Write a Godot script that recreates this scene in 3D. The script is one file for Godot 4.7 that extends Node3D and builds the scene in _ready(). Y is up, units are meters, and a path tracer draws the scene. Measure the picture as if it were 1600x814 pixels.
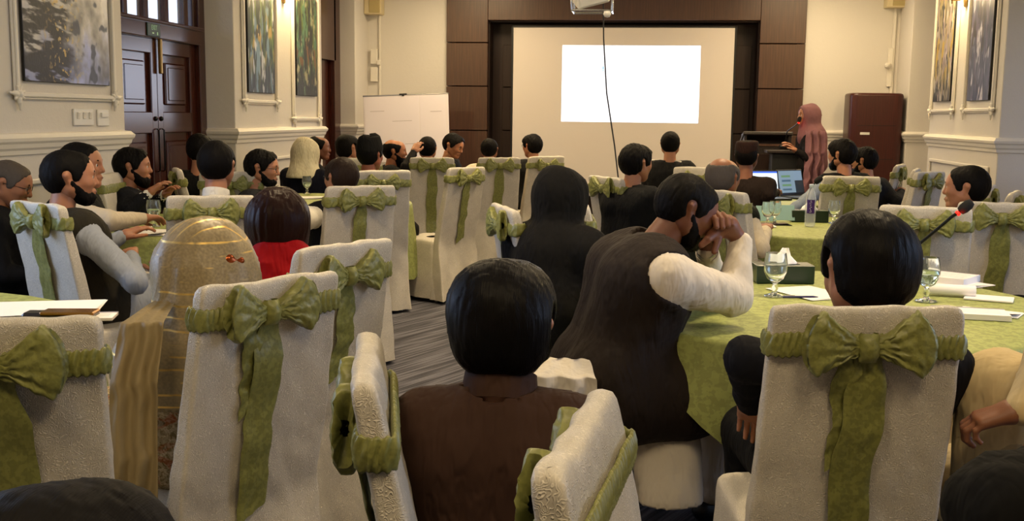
extends Node3D
# A hotel conference hall seen over the shoulders of a seated audience. Units are metres, y up, the far wall is at z = -14.65.

var rng := RandomNumberGenerator.new()
var M := {}            # shared materials
var MC := {}           # fabric cache
var used := {}         # names taken at top level
var heads := {}        # shared head, hand, hair and beard shapes

# ------------------------------------------------------------------ naming
func numbered(called: String) -> String:
	if not used.has(called):
		used[called] = 0
		return called
	used[called] += 1
	return "%s_%03d" % [called, used[called]]

func tag(o: Node, label: String, category: String, group := "") -> Node:
	if label != "":
		o.set_meta("label", label)
	if category != "":
		o.set_meta("category", category)
	if group != "":
		o.set_meta("group", group)
	return o

func thing(called: String, label: String, category: String, at := Vector3.ZERO, turn := 0.0, group := "") -> Node3D:
	var o := Node3D.new()
	o.name = numbered(called)
	add_child(o)
	o.position = at
	o.rotation.y = turn
	tag(o, label, category, group)
	return o

func obj(called: String, mesh: Mesh, mat: Material, parent: Node3D = null, at := Vector3.ZERO, rot := Vector3.ZERO) -> MeshInstance3D:
	var o := MeshInstance3D.new()
	o.mesh = mesh
	o.material_override = mat
	o.position = at
	o.rotation = rot
	if parent == null:
		o.name = numbered(called)
		add_child(o)
	else:
		o.name = called
		parent.add_child(o, true)
	return o

func struct(called: String, mesh: Mesh, mat: Material, at := Vector3.ZERO, parent: Node3D = null) -> MeshInstance3D:
	var o := obj(called, mesh, mat, parent, at)
	if parent == null:
		o.set_meta("kind", "structure")
	return o

func dup(root: Node3D, at: Vector3, turn: float, label := "", group := "") -> Node3D:
	var base: String = root.name
	var cut := base.rfind("_")
	if cut > 0 and base.substr(cut + 1).is_valid_int():
		base = base.substr(0, cut)
	var r: Node3D = root.duplicate()
	r.name = numbered(base)
	add_child(r)
	r.position = at
	r.rotation.y = turn
	if label != "":
		r.set_meta("label", label)
	if group != "":
		r.set_meta("group", group)
	return r

# ------------------------------------------------------------------ meshes
func mesh_of(pos: PackedVector3Array, nor: PackedVector3Array, idx: PackedInt32Array, uv := PackedVector2Array()) -> ArrayMesh:
	var a := []
	a.resize(Mesh.ARRAY_MAX)
	a[Mesh.ARRAY_VERTEX] = pos
	a[Mesh.ARRAY_NORMAL] = nor
	a[Mesh.ARRAY_INDEX] = idx
	if uv.size():
		a[Mesh.ARRAY_TEX_UV] = uv
	var m := ArrayMesh.new()
	m.add_surface_from_arrays(Mesh.PRIMITIVE_TRIANGLES, a)
	return m

# rows of points joined into a smooth skin; closed joins the last column to the first
func skin_of(rows: Array, closed := true, flip := false, uvs := Vector2.ONE) -> ArrayMesh:
	var nr := rows.size()
	var nc: int = rows[0].size()
	var pos := PackedVector3Array()
	var nor := PackedVector3Array()
	var uv := PackedVector2Array()
	var idx := PackedInt32Array()
	var wide := nc + 1 if closed else nc
	for r in nr:
		for c in wide:
			pos.append(rows[r][c % nc])
			uv.append(Vector2(float(c) / (wide - 1), float(r) / maxf(1.0, nr - 1.0)) * uvs)
	nor.resize(pos.size())
	for r in nr - 1:
		for c in wide - 1:
			var i0 := r * wide + c
			var i1 := i0 + 1
			var i2 := i0 + wide
			var i3 := i2 + 1
			if flip:
				idx.append_array(PackedInt32Array([i0, i2, i1, i1, i2, i3]))
			else:
				idx.append_array(PackedInt32Array([i0, i1, i2, i1, i3, i2]))
	for k in range(0, idx.size(), 3):
		var p := pos[idx[k]]
		var n := (pos[idx[k + 2]] - p).cross(pos[idx[k + 1]] - p)
		nor[idx[k]] += n
		nor[idx[k + 1]] += n
		nor[idx[k + 2]] += n
	if closed:
		for r in nr:
			var s := nor[r * wide] + nor[r * wide + wide - 1]
			nor[r * wide] = s
			nor[r * wide + wide - 1] = s
	for r in [0, nr - 1]:
		if pos[r * wide].is_equal_approx(pos[r * wide + wide / 2]):
			var s := Vector3.ZERO
			for c in wide:
				s += nor[r * wide + c]
			for c in wide:
				nor[r * wide + c] = s
	for i in nor.size():
		nor[i] = nor[i].normalized() if nor[i].length_squared() > 1e-20 else Vector3.UP
	return mesh_of(pos, nor, idx, uv)

# flat-shaded soup; every triangle is turned to face away from mid
class Soup:
	var pos := PackedVector3Array()
	var nor := PackedVector3Array()
	var uv := PackedVector2Array()
	func tri(a: Vector3, b: Vector3, c: Vector3, mid: Vector3) -> void:
		var n := (b - a).cross(c - a)
		if n.length_squared() < 1e-16:
			return
		n = n.normalized()
		if n.dot((a + b + c) / 3.0 - mid) < 0.0:
			n = -n
			pos.append_array(PackedVector3Array([a, b, c]))
		else:
			pos.append_array(PackedVector3Array([a, c, b]))
		nor.append_array(PackedVector3Array([n, n, n]))
	func quad(a: Vector3, b: Vector3, c: Vector3, d: Vector3, mid: Vector3) -> void:
		tri(a, b, c, mid)
		tri(a, c, d, mid)
	func box(at: Vector3, size: Vector3, r := 0.004, basis := Basis()) -> void:
		var h := size * 0.5
		r = minf(r, minf(h.x, minf(h.y, h.z)) * 0.9)
		var v := []
		for s in 8:
			var sg := Vector3(1 if s & 1 else -1, 1 if s & 2 else -1, 1 if s & 4 else -1)
			var e := []
			for ax in 3:
				var p := h - Vector3(r, r, r)
				p[ax] = h[ax]
				e.append(at + basis * (p * sg))
			v.append(e)
		var faces := [[0, 2, 6, 4, 0], [1, 3, 7, 5, 0], [0, 1, 5, 4, 1], [2, 3, 7, 6, 1], [0, 1, 3, 2, 2], [4, 5, 7, 6, 2]]
		for f in faces:
			quad(v[f[0]][f[4]], v[f[1]][f[4]], v[f[2]][f[4]], v[f[3]][f[4]], at)
		for s in 8:
			for ax in 3:
				if not s & (1 << ax):
					var t := s | (1 << ax)
					var b := (ax + 1) % 3
					var c := (ax + 2) % 3
					quad(v[s][b], v[t][b], v[t][c], v[s][c], at)
			tri(v[s][0], v[s][1], v[s][2], at)
	func mesh() -> ArrayMesh:
		var a := []
		a.resize(Mesh.ARRAY_MAX)
		a[Mesh.ARRAY_VERTEX] = pos
		a[Mesh.ARRAY_NORMAL] = nor
		var m := ArrayMesh.new()
		m.add_surface_from_arrays(Mesh.PRIMITIVE_TRIANGLES, a)
		return m

func box(size: Vector3, r := 0.004) -> ArrayMesh:
	var s := Soup.new()
	s.box(Vector3.ZERO, size, r)
	return s.mesh()

# boxes given as [centre, size] joined in one mesh
func boxes(list: Array, r := 0.004) -> ArrayMesh:
	var s := Soup.new()
	for b in list:
		s.box(b[0], b[1], r)
	return s.mesh()

func lathe(profile: Array, n := 24) -> ArrayMesh:
	var rows := []
	for p in profile:
		var row := PackedVector3Array()
		for k in n:
			var a := TAU * k / n
			row.append(Vector3(cos(a) * p.x, p.y, sin(a) * p.x))
		rows.append(row)
	return skin_of(rows, true, false)

func tube(points: Array, radius, n := 8) -> ArrayMesh:
	var rows := []
	var side := Vector3.ZERO
	for i in points.size():
		var d: Vector3 = (points[mini(i + 1, points.size() - 1)] - points[maxi(i - 1, 0)]).normalized()
		if side == Vector3.ZERO:
			side = d.cross(Vector3.UP if absf(d.y) < 0.9 else Vector3.RIGHT).normalized()
		side = (side - d * side.dot(d)).normalized()
		var up := d.cross(side)
		var row := PackedVector3Array()
		var r: float = radius[i] if radius is Array else radius
		for k in n:
			var a := TAU * k / n
			row.append(points[i] + (side * cos(a) + up * sin(a)) * r)
		rows.append(row)
	var cap0 := PackedVector3Array()
	var cap1 := PackedVector3Array()
	for k in n:
		cap0.append(points[0])
		cap1.append(points[-1])
	rows.push_front(cap0)
	rows.append(cap1)
	return skin_of(rows, true, true)

# ------------------------------------------------------------------ bodies: distance to tapered bones, meshed as surface nets
# bone: [from, to, radius, radius, blend, takes_away]
func net(bones: Array, cell: float, planes: Array = [], fold: Array = []) -> Array:
	var lo := Vector3(1e9, 1e9, 1e9)
	var hi := -lo
	for b in bones:
		if b.size() > 5:
			continue
		var r := maxf(b[2], b[3])
		lo = lo.min(b[0] - Vector3(r, r, r)).min(b[1] - Vector3(r, r, r))
		hi = hi.max(b[0] + Vector3(r, r, r)).max(b[1] + Vector3(r, r, r))
	var amp: float = fold[0] if fold.size() else 0.0
	var pad := cell * 2.0 + amp
	lo -= Vector3(pad, pad, pad)
	hi += Vector3(pad, pad, pad)
	var nx := int((hi.x - lo.x) / cell) + 2
	var ny := int((hi.y - lo.y) / cell) + 2
	var nz := int((hi.z - lo.z) / cell) + 2
	var sy := nx
	var sz := nx * ny
	var g := PackedFloat32Array()
	g.resize(sz * nz)
	g.fill(0.3)
	for b in bones:
		var a: Vector3 = b[0]
		var ba: Vector3 = b[1] - b[0]
		var ra: float = b[2]
		var dr: float = b[3] - b[2]
		var k: float = b[4]
		var q := 0.25 / k
		var sub: bool = b.size() > 5
		var len2 := ba.length_squared()
		var inv := 1.0 / len2 if len2 > 1e-9 else 0.0
		var m := maxf(b[2], b[3]) + k + cell
		var l: Vector3 = (a.min(b[1]) - Vector3(m, m, m) - lo) / cell
		var h: Vector3 = (a.max(b[1]) + Vector3(m, m, m) - lo) / cell
		var x0 := maxi(0, int(l.x))
		var x1 := mini(nx - 1, int(h.x) + 1)
		var y0 := maxi(0, int(l.y))
		var y1 := mini(ny - 1, int(h.y) + 1)
		var z0 := maxi(0, int(l.z))
		var z1 := mini(nz - 1, int(h.z) + 1)
		for iz in range(z0, z1 + 1):
			for iy in range(y0, y1 + 1):
				var p := lo + Vector3(x0, iy, iz) * cell - a
				var i := iz * sz + iy * sy + x0
				for ix in range(x0, x1 + 1):
					var t := clampf(p.dot(ba) * inv, 0.0, 1.0)
					var d := (p - ba * t).length() - ra - dr * t
					var o := g[i]
					if sub:
						d = -d
						var e := absf(o - d)
						if e < k:
							g[i] = maxf(o, d) + (k - e) * (k - e) * q
						elif d > o:
							g[i] = d
					else:
						var e := absf(o - d)
						if e < k:
							g[i] = minf(o, d) - (k - e) * (k - e) * q
						elif d < o:
							g[i] = d
					p.x += cell
					i += 1
	if planes.size() or amp > 0.0:
		var fl := FastNoiseLite.new()
		var fs := Vector3.ONE
		if amp > 0.0:
			fl.seed = fold[2]
			fl.frequency = 1.0
			fl.fractal_octaves = 2
			fs = fold[1]
		for iz in nz:
			for iy in ny:
				var i := iz * sz + iy * sy
				for ix in nx:
					var v := g[i]
					if v < 0.06:
						var p := lo + Vector3(ix, iy, iz) * cell
						if amp > 0.0 and v > -0.06:
							v += amp * fl.get_noise_3dv(p * fs)
						for pl in planes:
							v = maxf(v, pl.distance_to(p))
						g[i] = v
					i += 1
	# one vertex in each cell that the surface crosses
	var pos := PackedVector3Array()
	var nor := PackedVector3Array()
	var idx := PackedInt32Array()
	var where := PackedInt32Array()
	where.resize(sz * nz)
	where.fill(-1)
	var band := PackedInt32Array()
	var lim := cell * 1.9 + amp * 0.6
	for iz in nz - 1:
		for iy in ny - 1:
			var i := iz * sz + iy * sy
			for ix in nx - 1:
				if absf(g[i]) < lim:
					var a := g[i]
					var b := g[i + 1]
					var c := g[i + sy]
					var d := g[i + sy + 1]
					var e := g[i + sz]
					var f := g[i + sz + 1]
					var u := g[i + sz + sy]
					var w := g[i + sz + sy + 1]
					var mn := minf(minf(minf(a, b), minf(c, d)), minf(minf(e, f), minf(u, w)))
					if mn < 0.0:
						var mx := maxf(maxf(maxf(a, b), maxf(c, d)), maxf(maxf(e, f), maxf(u, w)))
						if mx >= 0.0:
							var gr := Vector3(b + d + f + w - a - c - e - u, c + d + u + w - a - b - e - f, e + f + u + w - a - b - c - d) * 0.25
							var mid := (a + b + c + d + e + f + u + w) * 0.125
							var g2 := maxf(gr.length_squared(), 1e-10)
							var off := (-gr * (mid / g2)).clamp(Vector3(-0.5, -0.5, -0.5), Vector3(0.5, 0.5, 0.5))
							where[i] = pos.size()
							pos.append(lo + (Vector3(ix + 0.5, iy + 0.5, iz + 0.5) + off) * cell)
							nor.append(gr.normalized())
					band.append(i)
				i += 1
	for i in band:
		var a := g[i] < 0.0
		if i < sz + sy + 1:
			continue
		if a != (g[i + 1] < 0.0):
			face(idx, where[i - sy - sz], where[i - sz], where[i], where[i - sy], a)
		if a != (g[i + sy] < 0.0):
			face(idx, where[i - 1 - sz], where[i - 1], where[i], where[i - sz], a)
		if a != (g[i + sz] < 0.0):
			face(idx, where[i - 1 - sy], where[i - sy], where[i], where[i - 1], a)
	return [pos, nor, idx]

func face(idx: PackedInt32Array, a: int, b: int, c: int, d: int, outward: bool) -> void:
	if a < 0 or b < 0 or c < 0 or d < 0:
		return
	if outward:
		idx.append(a); idx.append(c); idx.append(b)
		idx.append(a); idx.append(d); idx.append(c)
	else:
		idx.append(a); idx.append(b); idx.append(c)
		idx.append(a); idx.append(c); idx.append(d)

func net_mesh(bones: Array, cell: float, planes: Array = [], fold: Array = []) -> ArrayMesh:
	var n := net(bones, cell, planes, fold)
	return mesh_of(n[0], n[1], n[2])

func join_into(dst: Array, src: Array, t: Transform3D) -> void:
	var first: int = dst[0].size()
	var turn := t.basis.orthonormalized()
	var mirrored := t.basis.determinant() < 0.0
	for i in src[0].size():
		dst[0].append(t * src[0][i])
		dst[1].append((turn * src[1][i]).normalized())
	var s: PackedInt32Array = src[2]
	for k in range(0, s.size(), 3):
		dst[2].append(first + s[k])
		dst[2].append(first + s[k + (2 if mirrored else 1)])
		dst[2].append(first + s[k + (1 if mirrored else 2)])

# ------------------------------------------------------------------ textures and materials
func picture(w: int, h: int, paint: Callable) -> Image:
	var data := PackedByteArray()
	data.resize(w * h * 3)
	var i := 0
	for y in h:
		for x in w:
			var c: Color = paint.call(float(x) / w, float(y) / h)
			data[i] = clampi(int(c.r * 255.0), 0, 255)
			data[i + 1] = clampi(int(c.g * 255.0), 0, 255)
			data[i + 2] = clampi(int(c.b * 255.0), 0, 255)
			i += 3
	return Image.create_from_data(w, h, false, Image.FORMAT_RGB8, data)

func noise(seed_: int, freq: float, octaves := 3, kind := FastNoiseLite.TYPE_SIMPLEX_SMOOTH) -> FastNoiseLite:
	var n := FastNoiseLite.new()
	n.seed = seed_
	n.frequency = freq
	n.noise_type = kind
	n.fractal_octaves = octaves
	return n

# value that repeats over the unit square: noise on a torus would be 4-D, so four corners are blended
func tiled(n: FastNoiseLite, u: float, v: float, su := 1.0, sv := 1.0) -> float:
	var a := n.get_noise_2d(u * su, v * sv)
	var b := n.get_noise_2d((u - 1.0) * su, v * sv)
	var c := n.get_noise_2d(u * su, (v - 1.0) * sv)
	var d := n.get_noise_2d((u - 1.0) * su, (v - 1.0) * sv)
	var s := lerpf(lerpf(a, b, u), lerpf(c, d, u), v)
	return s / sqrt(((1 - u) * (1 - u) + u * u) * ((1 - v) * (1 - v) + v * v))

func tex(im: Image) -> ImageTexture:
	return ImageTexture.create_from_image(im)

func bumped(im: Image, depth: float) -> ImageTexture:
	var b: Image = im.duplicate()
	b.convert(Image.FORMAT_RGBA8)
	b.bump_map_to_normal_map(depth)
	return ImageTexture.create_from_image(b)

func mat(color: Color, rough := 0.7, metal := 0.0, spec := 0.5) -> StandardMaterial3D:
	var m := StandardMaterial3D.new()
	m.albedo_color = color
	m.roughness = rough
	m.metallic = metal
	m.metallic_specular = spec
	return m

func tri(m: StandardMaterial3D, scale: Vector3, world := false) -> StandardMaterial3D:
	m.uv1_triplanar = true
	m.uv1_world_triplanar = world
	m.uv1_scale = scale
	return m

func with_normal(m: StandardMaterial3D, t: Texture2D, s: float) -> StandardMaterial3D:
	m.normal_enabled = true
	m.normal_texture = t
	m.normal_scale = s
	return m

# cloth of a garment: woven grain, soft creases, a little sheen
func cloth(c: Color, rough := 0.85, crease := 0.6) -> StandardMaterial3D:
	var key := [c, rough, crease]
	if not MC.has(key):
		var m := mat(c, rough, 0.0, 0.3)
		tri(m, Vector3(3.2, 1.7, 3.2))
		with_normal(m, M.crease_map, crease)
		MC[key] = m
	return MC[key]

func skin_mat(c: Color) -> StandardMaterial3D:
	if not MC.has(c):
		var m := mat(c, 0.48, 0.0, 0.45)
		m.subsurf_scatter_enabled = true
		m.subsurf_scatter_strength = 0.06
		tri(m, Vector3(9, 9, 9))
		with_normal(m, M.pore_map, 0.12)
		MC[c] = m
	return MC[c]

func emit(c: Color, energy: float) -> StandardMaterial3D:
	var m := mat(c, 0.6)
	m.emission_enabled = true
	m.emission = c
	m.emission_energy_multiplier = energy
	return m

func make_materials() -> void:
	var n1 := noise(3, 1.0, 3)
	var n2 := noise(11, 1.0, 2)
	# creases of cloth
	var crease := picture(256, 256, func(u, v):
		var w := tiled(n1, u, v, 5.0, 3.0)
		var f := 1.0 - absf(tiled(n2, u + w * 0.0, v, 4.0, 7.0))
		var g := 0.5 + 0.5 * sin(w * 9.0) * 0.4 + f * 0.12
		return Color(g, g, g))
	M.crease_map = bumped(crease, 6.0)
	var pore := picture(128, 128, func(u, v):
		var w := 0.5 + 0.5 * tiled(n1, u, v, 26.0, 26.0)
		return Color(w, w, w))
	M.pore_map = bumped(pore, 4.0)
	# brocade of the chair covers: a raised scrolling vine
	var bro := picture(512, 512, func(u, v):
		var w := tiled(n1, u, v, 9.0, 9.0)
		var s := absf(sin(w * 17.0))
		var h := 1.0 - smoothstep(0.25, 0.62, s)
		h = h * 0.8 + 0.1
		return Color(h, h, h))
	var bro_albedo := picture(512, 512, func(u, v):
		var w := tiled(n1, u, v, 9.0, 9.0)
		var h := 1.0 - smoothstep(0.25, 0.62, absf(sin(w * 17.0)))
		var k := 0.84 + 0.16 * h + 0.03 * tiled(n2, u, v, 4.0, 4.0)
		return Color(k, k * 0.995, k * 0.985))
	var m := mat(Color(0.875, 0.845, 0.79), 0.44, 0.0, 0.5)
	m.albedo_texture = tex(bro_albedo)
	tri(m, Vector3(2.7, 2.7, 2.7))
	with_normal(m, bumped(bro, 6.0), 0.36)
	M.cover = m
	# green damask of sashes
	var dam := picture(256, 256, func(u, v):
		var a := tiled(n1, u, v, 7.0, 7.0)
		var b := tiled(n2, u, v, 16.0, 16.0)
		var k := smoothstep(-0.05, 0.12, a + 0.35 * b)
		k = 0.88 + 0.12 * k + 0.05 * b
		return Color(k, k, k * 0.93))
	m = mat(Color(0.51, 0.515, 0.29), 0.42, 0.0, 0.5)
	m.albedo_texture = tex(dam)
	tri(m, Vector3(5.5, 5.5, 5.5))
	with_normal(m, M.crease_map, 0.22)
	m.rim_enabled = true
	m.rim = 0.3
	m.rim_tint = 0.5
	M.sash = m
	var dam2 := picture(512, 512, func(u, v):
		var a := tiled(n1, u, v, 10.0, 10.0)
		var b := tiled(n2, u, v, 28.0, 28.0)
		var k := smoothstep(-0.08, 0.08, a + 0.5 * b)
		k = 0.88 + 0.12 * k
		return Color(k, k, k * 0.95))
	m = mat(Color(0.61, 0.64, 0.395), 0.55, 0.0, 0.4)
	m.albedo_texture = tex(dam2)
	tri(m, Vector3(2.2, 2.2, 2.2))
	with_normal(m, bumped(dam2, 2.0), 0.4)
	M.tablecloth = m
	# carpet
	var nc := noise(5, 1.0, 3)
	var carpet := picture(1024, 1024, func(u, v):
		v = fmod(v + 2.0 * u, 1.0)
		var p := tiled(nc, u, v, 5.0, 46.0)
		var q := tiled(n1, u, v, 12.0, 130.0)
		var f := tiled(n2, u, v, 240.0, 240.0)
		var s := smoothstep(-0.4, 0.42, p * 0.8 + q * 0.35 + 0.4 * tiled(n2, u, v, 6.0, 10.0))
		var k := lerpf(0.28, 0.46, s) + f * 0.03
		return Color(k * 1.0, k * 0.985, k * 0.99))
	m = mat(Color(0.92, 0.92, 0.98), 0.95, 0.0, 0.2)
	m.albedo_texture = tex(carpet)
	tri(m, Vector3(0.42, 0.42, 0.42), true)
	m.uv1_offset = Vector3(0.1, 0, 0.3)
	with_normal(m, bumped(carpet, 2.0), 0.3)
	M.carpet = m
	# plaster
	var plaster := picture(256, 256, func(u, v):
		var k := 0.5 + 0.35 * tiled(n1, u, v, 14.0, 14.0) + 0.2 * tiled(n2, u, v, 50.0, 50.0)
		return Color(k, k, k))
	M.plaster_map = bumped(plaster, 2.0)
	m = mat(Color(0.84, 0.82, 0.79), 0.75, 0.0, 0.35)
	tri(m, Vector3(1.2, 1.2, 1.2), true)
	with_normal(m, M.plaster_map, 0.18)
	M.wall = m
	m = mat(Color(0.88, 0.86, 0.82), 0.5, 0.0, 0.45)
	M.trim = m
	M.ceiling = mat(Color(0.9, 0.88, 0.84), 0.9)
	# veneer and painted wood, grain along y
	var grain := picture(256, 256, func(u, v):
		var a := tiled(n1, u, v, 40.0, 2.0)
		var b := tiled(n2, u, v, 90.0, 4.0)
		var k := 0.84 + 0.16 * a + 0.08 * b
		return Color(k, k * 0.985, k * 0.97))
	M.grain = tex(grain)
	m = mat(Color(0.335, 0.215, 0.145), 0.42, 0.0, 0.5)
	m.albedo_texture = M.grain
	tri(m, Vector3(1.4, 0.7, 1.4), true)
	M.veneer = m
	m = mat(Color(0.20, 0.125, 0.095), 0.5, 0.0, 0.4)
	m.albedo_texture = M.grain
	tri(m, Vector3(1.4, 0.7, 1.4), true)
	M.dark_veneer = m
	m = mat(Color(0.285, 0.12, 0.075), 0.2, 0.0, 0.6)
	m.albedo_texture = M.grain
	tri(m, Vector3(2.0, 0.8, 2.0), true)
	M.door = m
	m = mat(Color(0.30, 0.105, 0.065), 0.35, 0.0, 0.5)
	m.albedo_texture = M.grain
	tri(m, Vector3(2.0, 0.8, 2.0), true)
	M.mahogany = m
	M.lectern = mat(Color(0.13, 0.085, 0.07), 0.5)
	M.screen = mat(Color(0.88, 0.845, 0.815), 0.85, 0.0, 0.2)
	M.black = mat(Color(0.035, 0.033, 0.035), 0.5)
	M.black_metal = mat(Color(0.05, 0.05, 0.05), 0.35, 0.6)
	M.chrome = mat(Color(0.8, 0.8, 0.8), 0.15, 1.0)
	M.steel = mat(Color(0.62, 0.62, 0.64), 0.3, 0.9)
	M.brass = mat(Color(0.62, 0.5, 0.28), 0.35, 0.8)
	M.white_plastic = mat(Color(0.88, 0.87, 0.84), 0.4)
	M.ivory = mat(Color(0.84, 0.78, 0.62), 0.45)
	M.paper = mat(Color(0.93, 0.91, 0.89), 0.8)
	M.paper_blue = mat(Color(0.50, 0.63, 0.62), 0.8)
	M.tissue_box = mat(Color(0.045, 0.15, 0.085), 0.3)
	M.tissue = mat(Color(0.96, 0.95, 0.93), 0.9)
	m = mat(Color(0.98, 1.0, 1.0, 0.03), 0.02, 0.0, 0.5)
	m.refraction_enabled = true
	m.refraction_scale = 0.05
	M.glass = m
	m = mat(Color(0.92, 0.98, 0.97, 0.02), 0.02, 0.0, 0.5)
	m.refraction_enabled = true
	m.refraction_scale = 0.033
	M.water = m
	m = mat(Color(0.95, 0.97, 1.0, 0.12), 0.03, 0.0, 0.5)
	m.transparency = BaseMaterial3D.TRANSPARENCY_ALPHA
	M.pane = m
	# hair: fine strands running down
	var strands := picture(256, 256, func(u, v):
		var k := 0.5 + 0.5 * tiled(n1, u, v, 110.0, 5.0)
		return Color(k, k, k))
	M.strand_map = bumped(strands, 7.0)
	for h in [["hair", Color(0.05, 0.04, 0.037), 0.6], ["hair_grey", Color(0.34, 0.31, 0.285), 0.55], ["hair_brown", Color(0.16, 0.115, 0.09), 0.5], ["hair_bob", Color(0.13, 0.065, 0.05), 0.36], ["hair_glossy", Color(0.045, 0.036, 0.035), 0.45]]:
		m = mat(h[1], h[2], 0.0, 0.2)
		tri(m, Vector3(5, 3, 5))
		with_normal(m, M.strand_map, 0.25)
		M[h[0]] = m
	M.eye = mat(Color(0.85, 0.83, 0.8), 0.2)
	M.iris = mat(Color(0.06, 0.04, 0.03), 0.15)
	M.lips = mat(Color(0.45, 0.24, 0.2), 0.5)

# ------------------------------------------------------------------ covered banquet chair; its bow looks along +z, its seat along -z
const CH := 1.03   # height of the covered back

func back_z(y: float) -> float:
	return 0.175 + maxf(0.0, y - 0.45) * 0.19 + maxf(0.0, 0.45 - y) * 0.13

func back_w(y: float) -> float:
	return lerpf(0.425, 0.405, clampf((y - 0.45) / 0.55, 0.0, 1.0)) + maxf(0.0, 0.45 - y) * 0.10

func ring(w: float, d: float, r: float, n: int) -> PackedVector2Array:
	# rounded rectangle, n points a side
	var out := PackedVector2Array()
	var hw := w * 0.5 - r
	var hd := d * 0.5 - r
	var corners := [Vector2(hw, hd), Vector2(-hw, hd), Vector2(-hw, -hd), Vector2(hw, -hd)]
	for c in 4:
		for k in 4:
			var a := PI * 0.5 * c + PI * 0.5 * k / 3.0
			out.append(corners[c] + Vector2(cos(a), sin(a)) * r)
		var from: Vector2 = out[out.size() - 1]
		var nxt := (c + 1) % 4
		var a2 := PI * 0.5 * nxt
		var to: Vector2 = corners[nxt] + Vector2(cos(a2), sin(a2)) * r
		var cnt := n if c % 2 == 0 else n / 4
		for k in range(1, cnt):
			out.append(from.lerp(to, float(k) / cnt))
	return out

func cover_back(seed_: int, rows_n: int, n: int) -> ArrayMesh:
	var ns := noise(seed_, 1.0, 2)
	var rows := []
	var ys := [CH, CH, CH - 0.004, CH - 0.014, CH - 0.03]
	var ins := [1.0, 0.016, 0.007, 0.002, 0.0]
	for k in rows_n:
		ys.append(lerpf(CH - 0.05, 0.025, pow(float(k) / (rows_n - 1), 1.15)))
		ins.append(0.0)
	for k in ys.size():
		var y: float = ys[k]
		var w := back_w(y)
		var d := lerpf(0.06, 0.044, clampf((y - 0.45) / 0.5, 0, 1)) + maxf(0.0, 0.45 - y) * 0.16
		var row := PackedVector3Array()
		for p in ring(w, d, 0.011, n):
			var q := p
			if ins[k] >= 1.0:
				q = Vector2(p.x * 0.93, 0.0)
			elif ins[k] > 0.0:
				q = Vector2(signf(p.x) * maxf(absf(p.x) - ins[k], 0.0), signf(p.y) * maxf(absf(p.y) - ins[k], 0.0))
			var z := back_z(y) + q.y - d * 0.5
			var low := clampf((0.95 - y) / 0.5, 0.0, 1.0)
			var f := 0.006 * ns.get_noise_3d(q.x * 9.0, y * 5.0, q.y * 20.0) + 0.006 * low * ns.get_noise_3d(q.x * 7.0 + y * 5.0, y * 2.2 - q.x * 3.0, 4.0 + q.y * 9.0)
			var cr := 1.0 - absf(ns.get_noise_2d(q.x * 4.0 + y * 7.0, y * 3.0 - q.x * 8.0 + seed_)) * 5.0
			f += 0.0045 * maxf(0.0, cr) * low
			var s := maxf(0.0, 0.42 - y)
			f += s * 0.05 * sin(q.x * 34.0 + q.y * 40.0 + seed_)
			var face_out := signf(q.y) if absf(q.y) > d * 0.5 - 0.02 else 0.0
			var side := signf(q.x) if absf(q.x) > w * 0.5 - 0.02 else 0.0
			# the top edge dips and swells a little as the cloth is pulled over the frame
			var yy := y + (0.006 * ns.get_noise_2d(q.x * 8.0, 3.0) - 0.02 * q.x * q.x if k < 6 else 0.0)
			row.append(Vector3(q.x + side * f * 0.45, yy, z + face_out * f))
		rows.append(row)
	return skin_of(rows, true, true)

func cover_seat(seed_: int, n: int) -> ArrayMesh:
	var ns := noise(seed_ + 40, 1.0, 2)
	var rows := []
	var ys := [0.475, 0.478, 0.474, 0.462, 0.44, 0.38, 0.3, 0.22, 0.14, 0.08, 0.03]
	var ws := [0.1, 0.36, 0.405, 0.42, 0.425, 0.43, 0.44, 0.45, 0.46, 0.465, 0.47]
	for k in ys.size():
		var row := PackedVector3Array()
		var w: float = ws[k]
		var d: float = w
		for p in ring(w, d, minf(0.05, w * 0.4), n):
			var s := maxf(0.0, 0.44 - ys[k])
			var f := s * 0.055 * sin(p.x * 30.0 + p.y * 27.0 + seed_ * 2.0) + 0.006 * ns.get_noise_3d(p.x * 9, ys[k] * 7, p.y * 9)
			var o := p.normalized() * f
			row.append(Vector3(p.x + o.x, ys[k] + (0.004 * ns.get_noise_2d(p.x * 9, p.y * 9)), p.y + o.y - 0.085))
		rows.append(row)
	return skin_of(rows, true, true)

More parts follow.
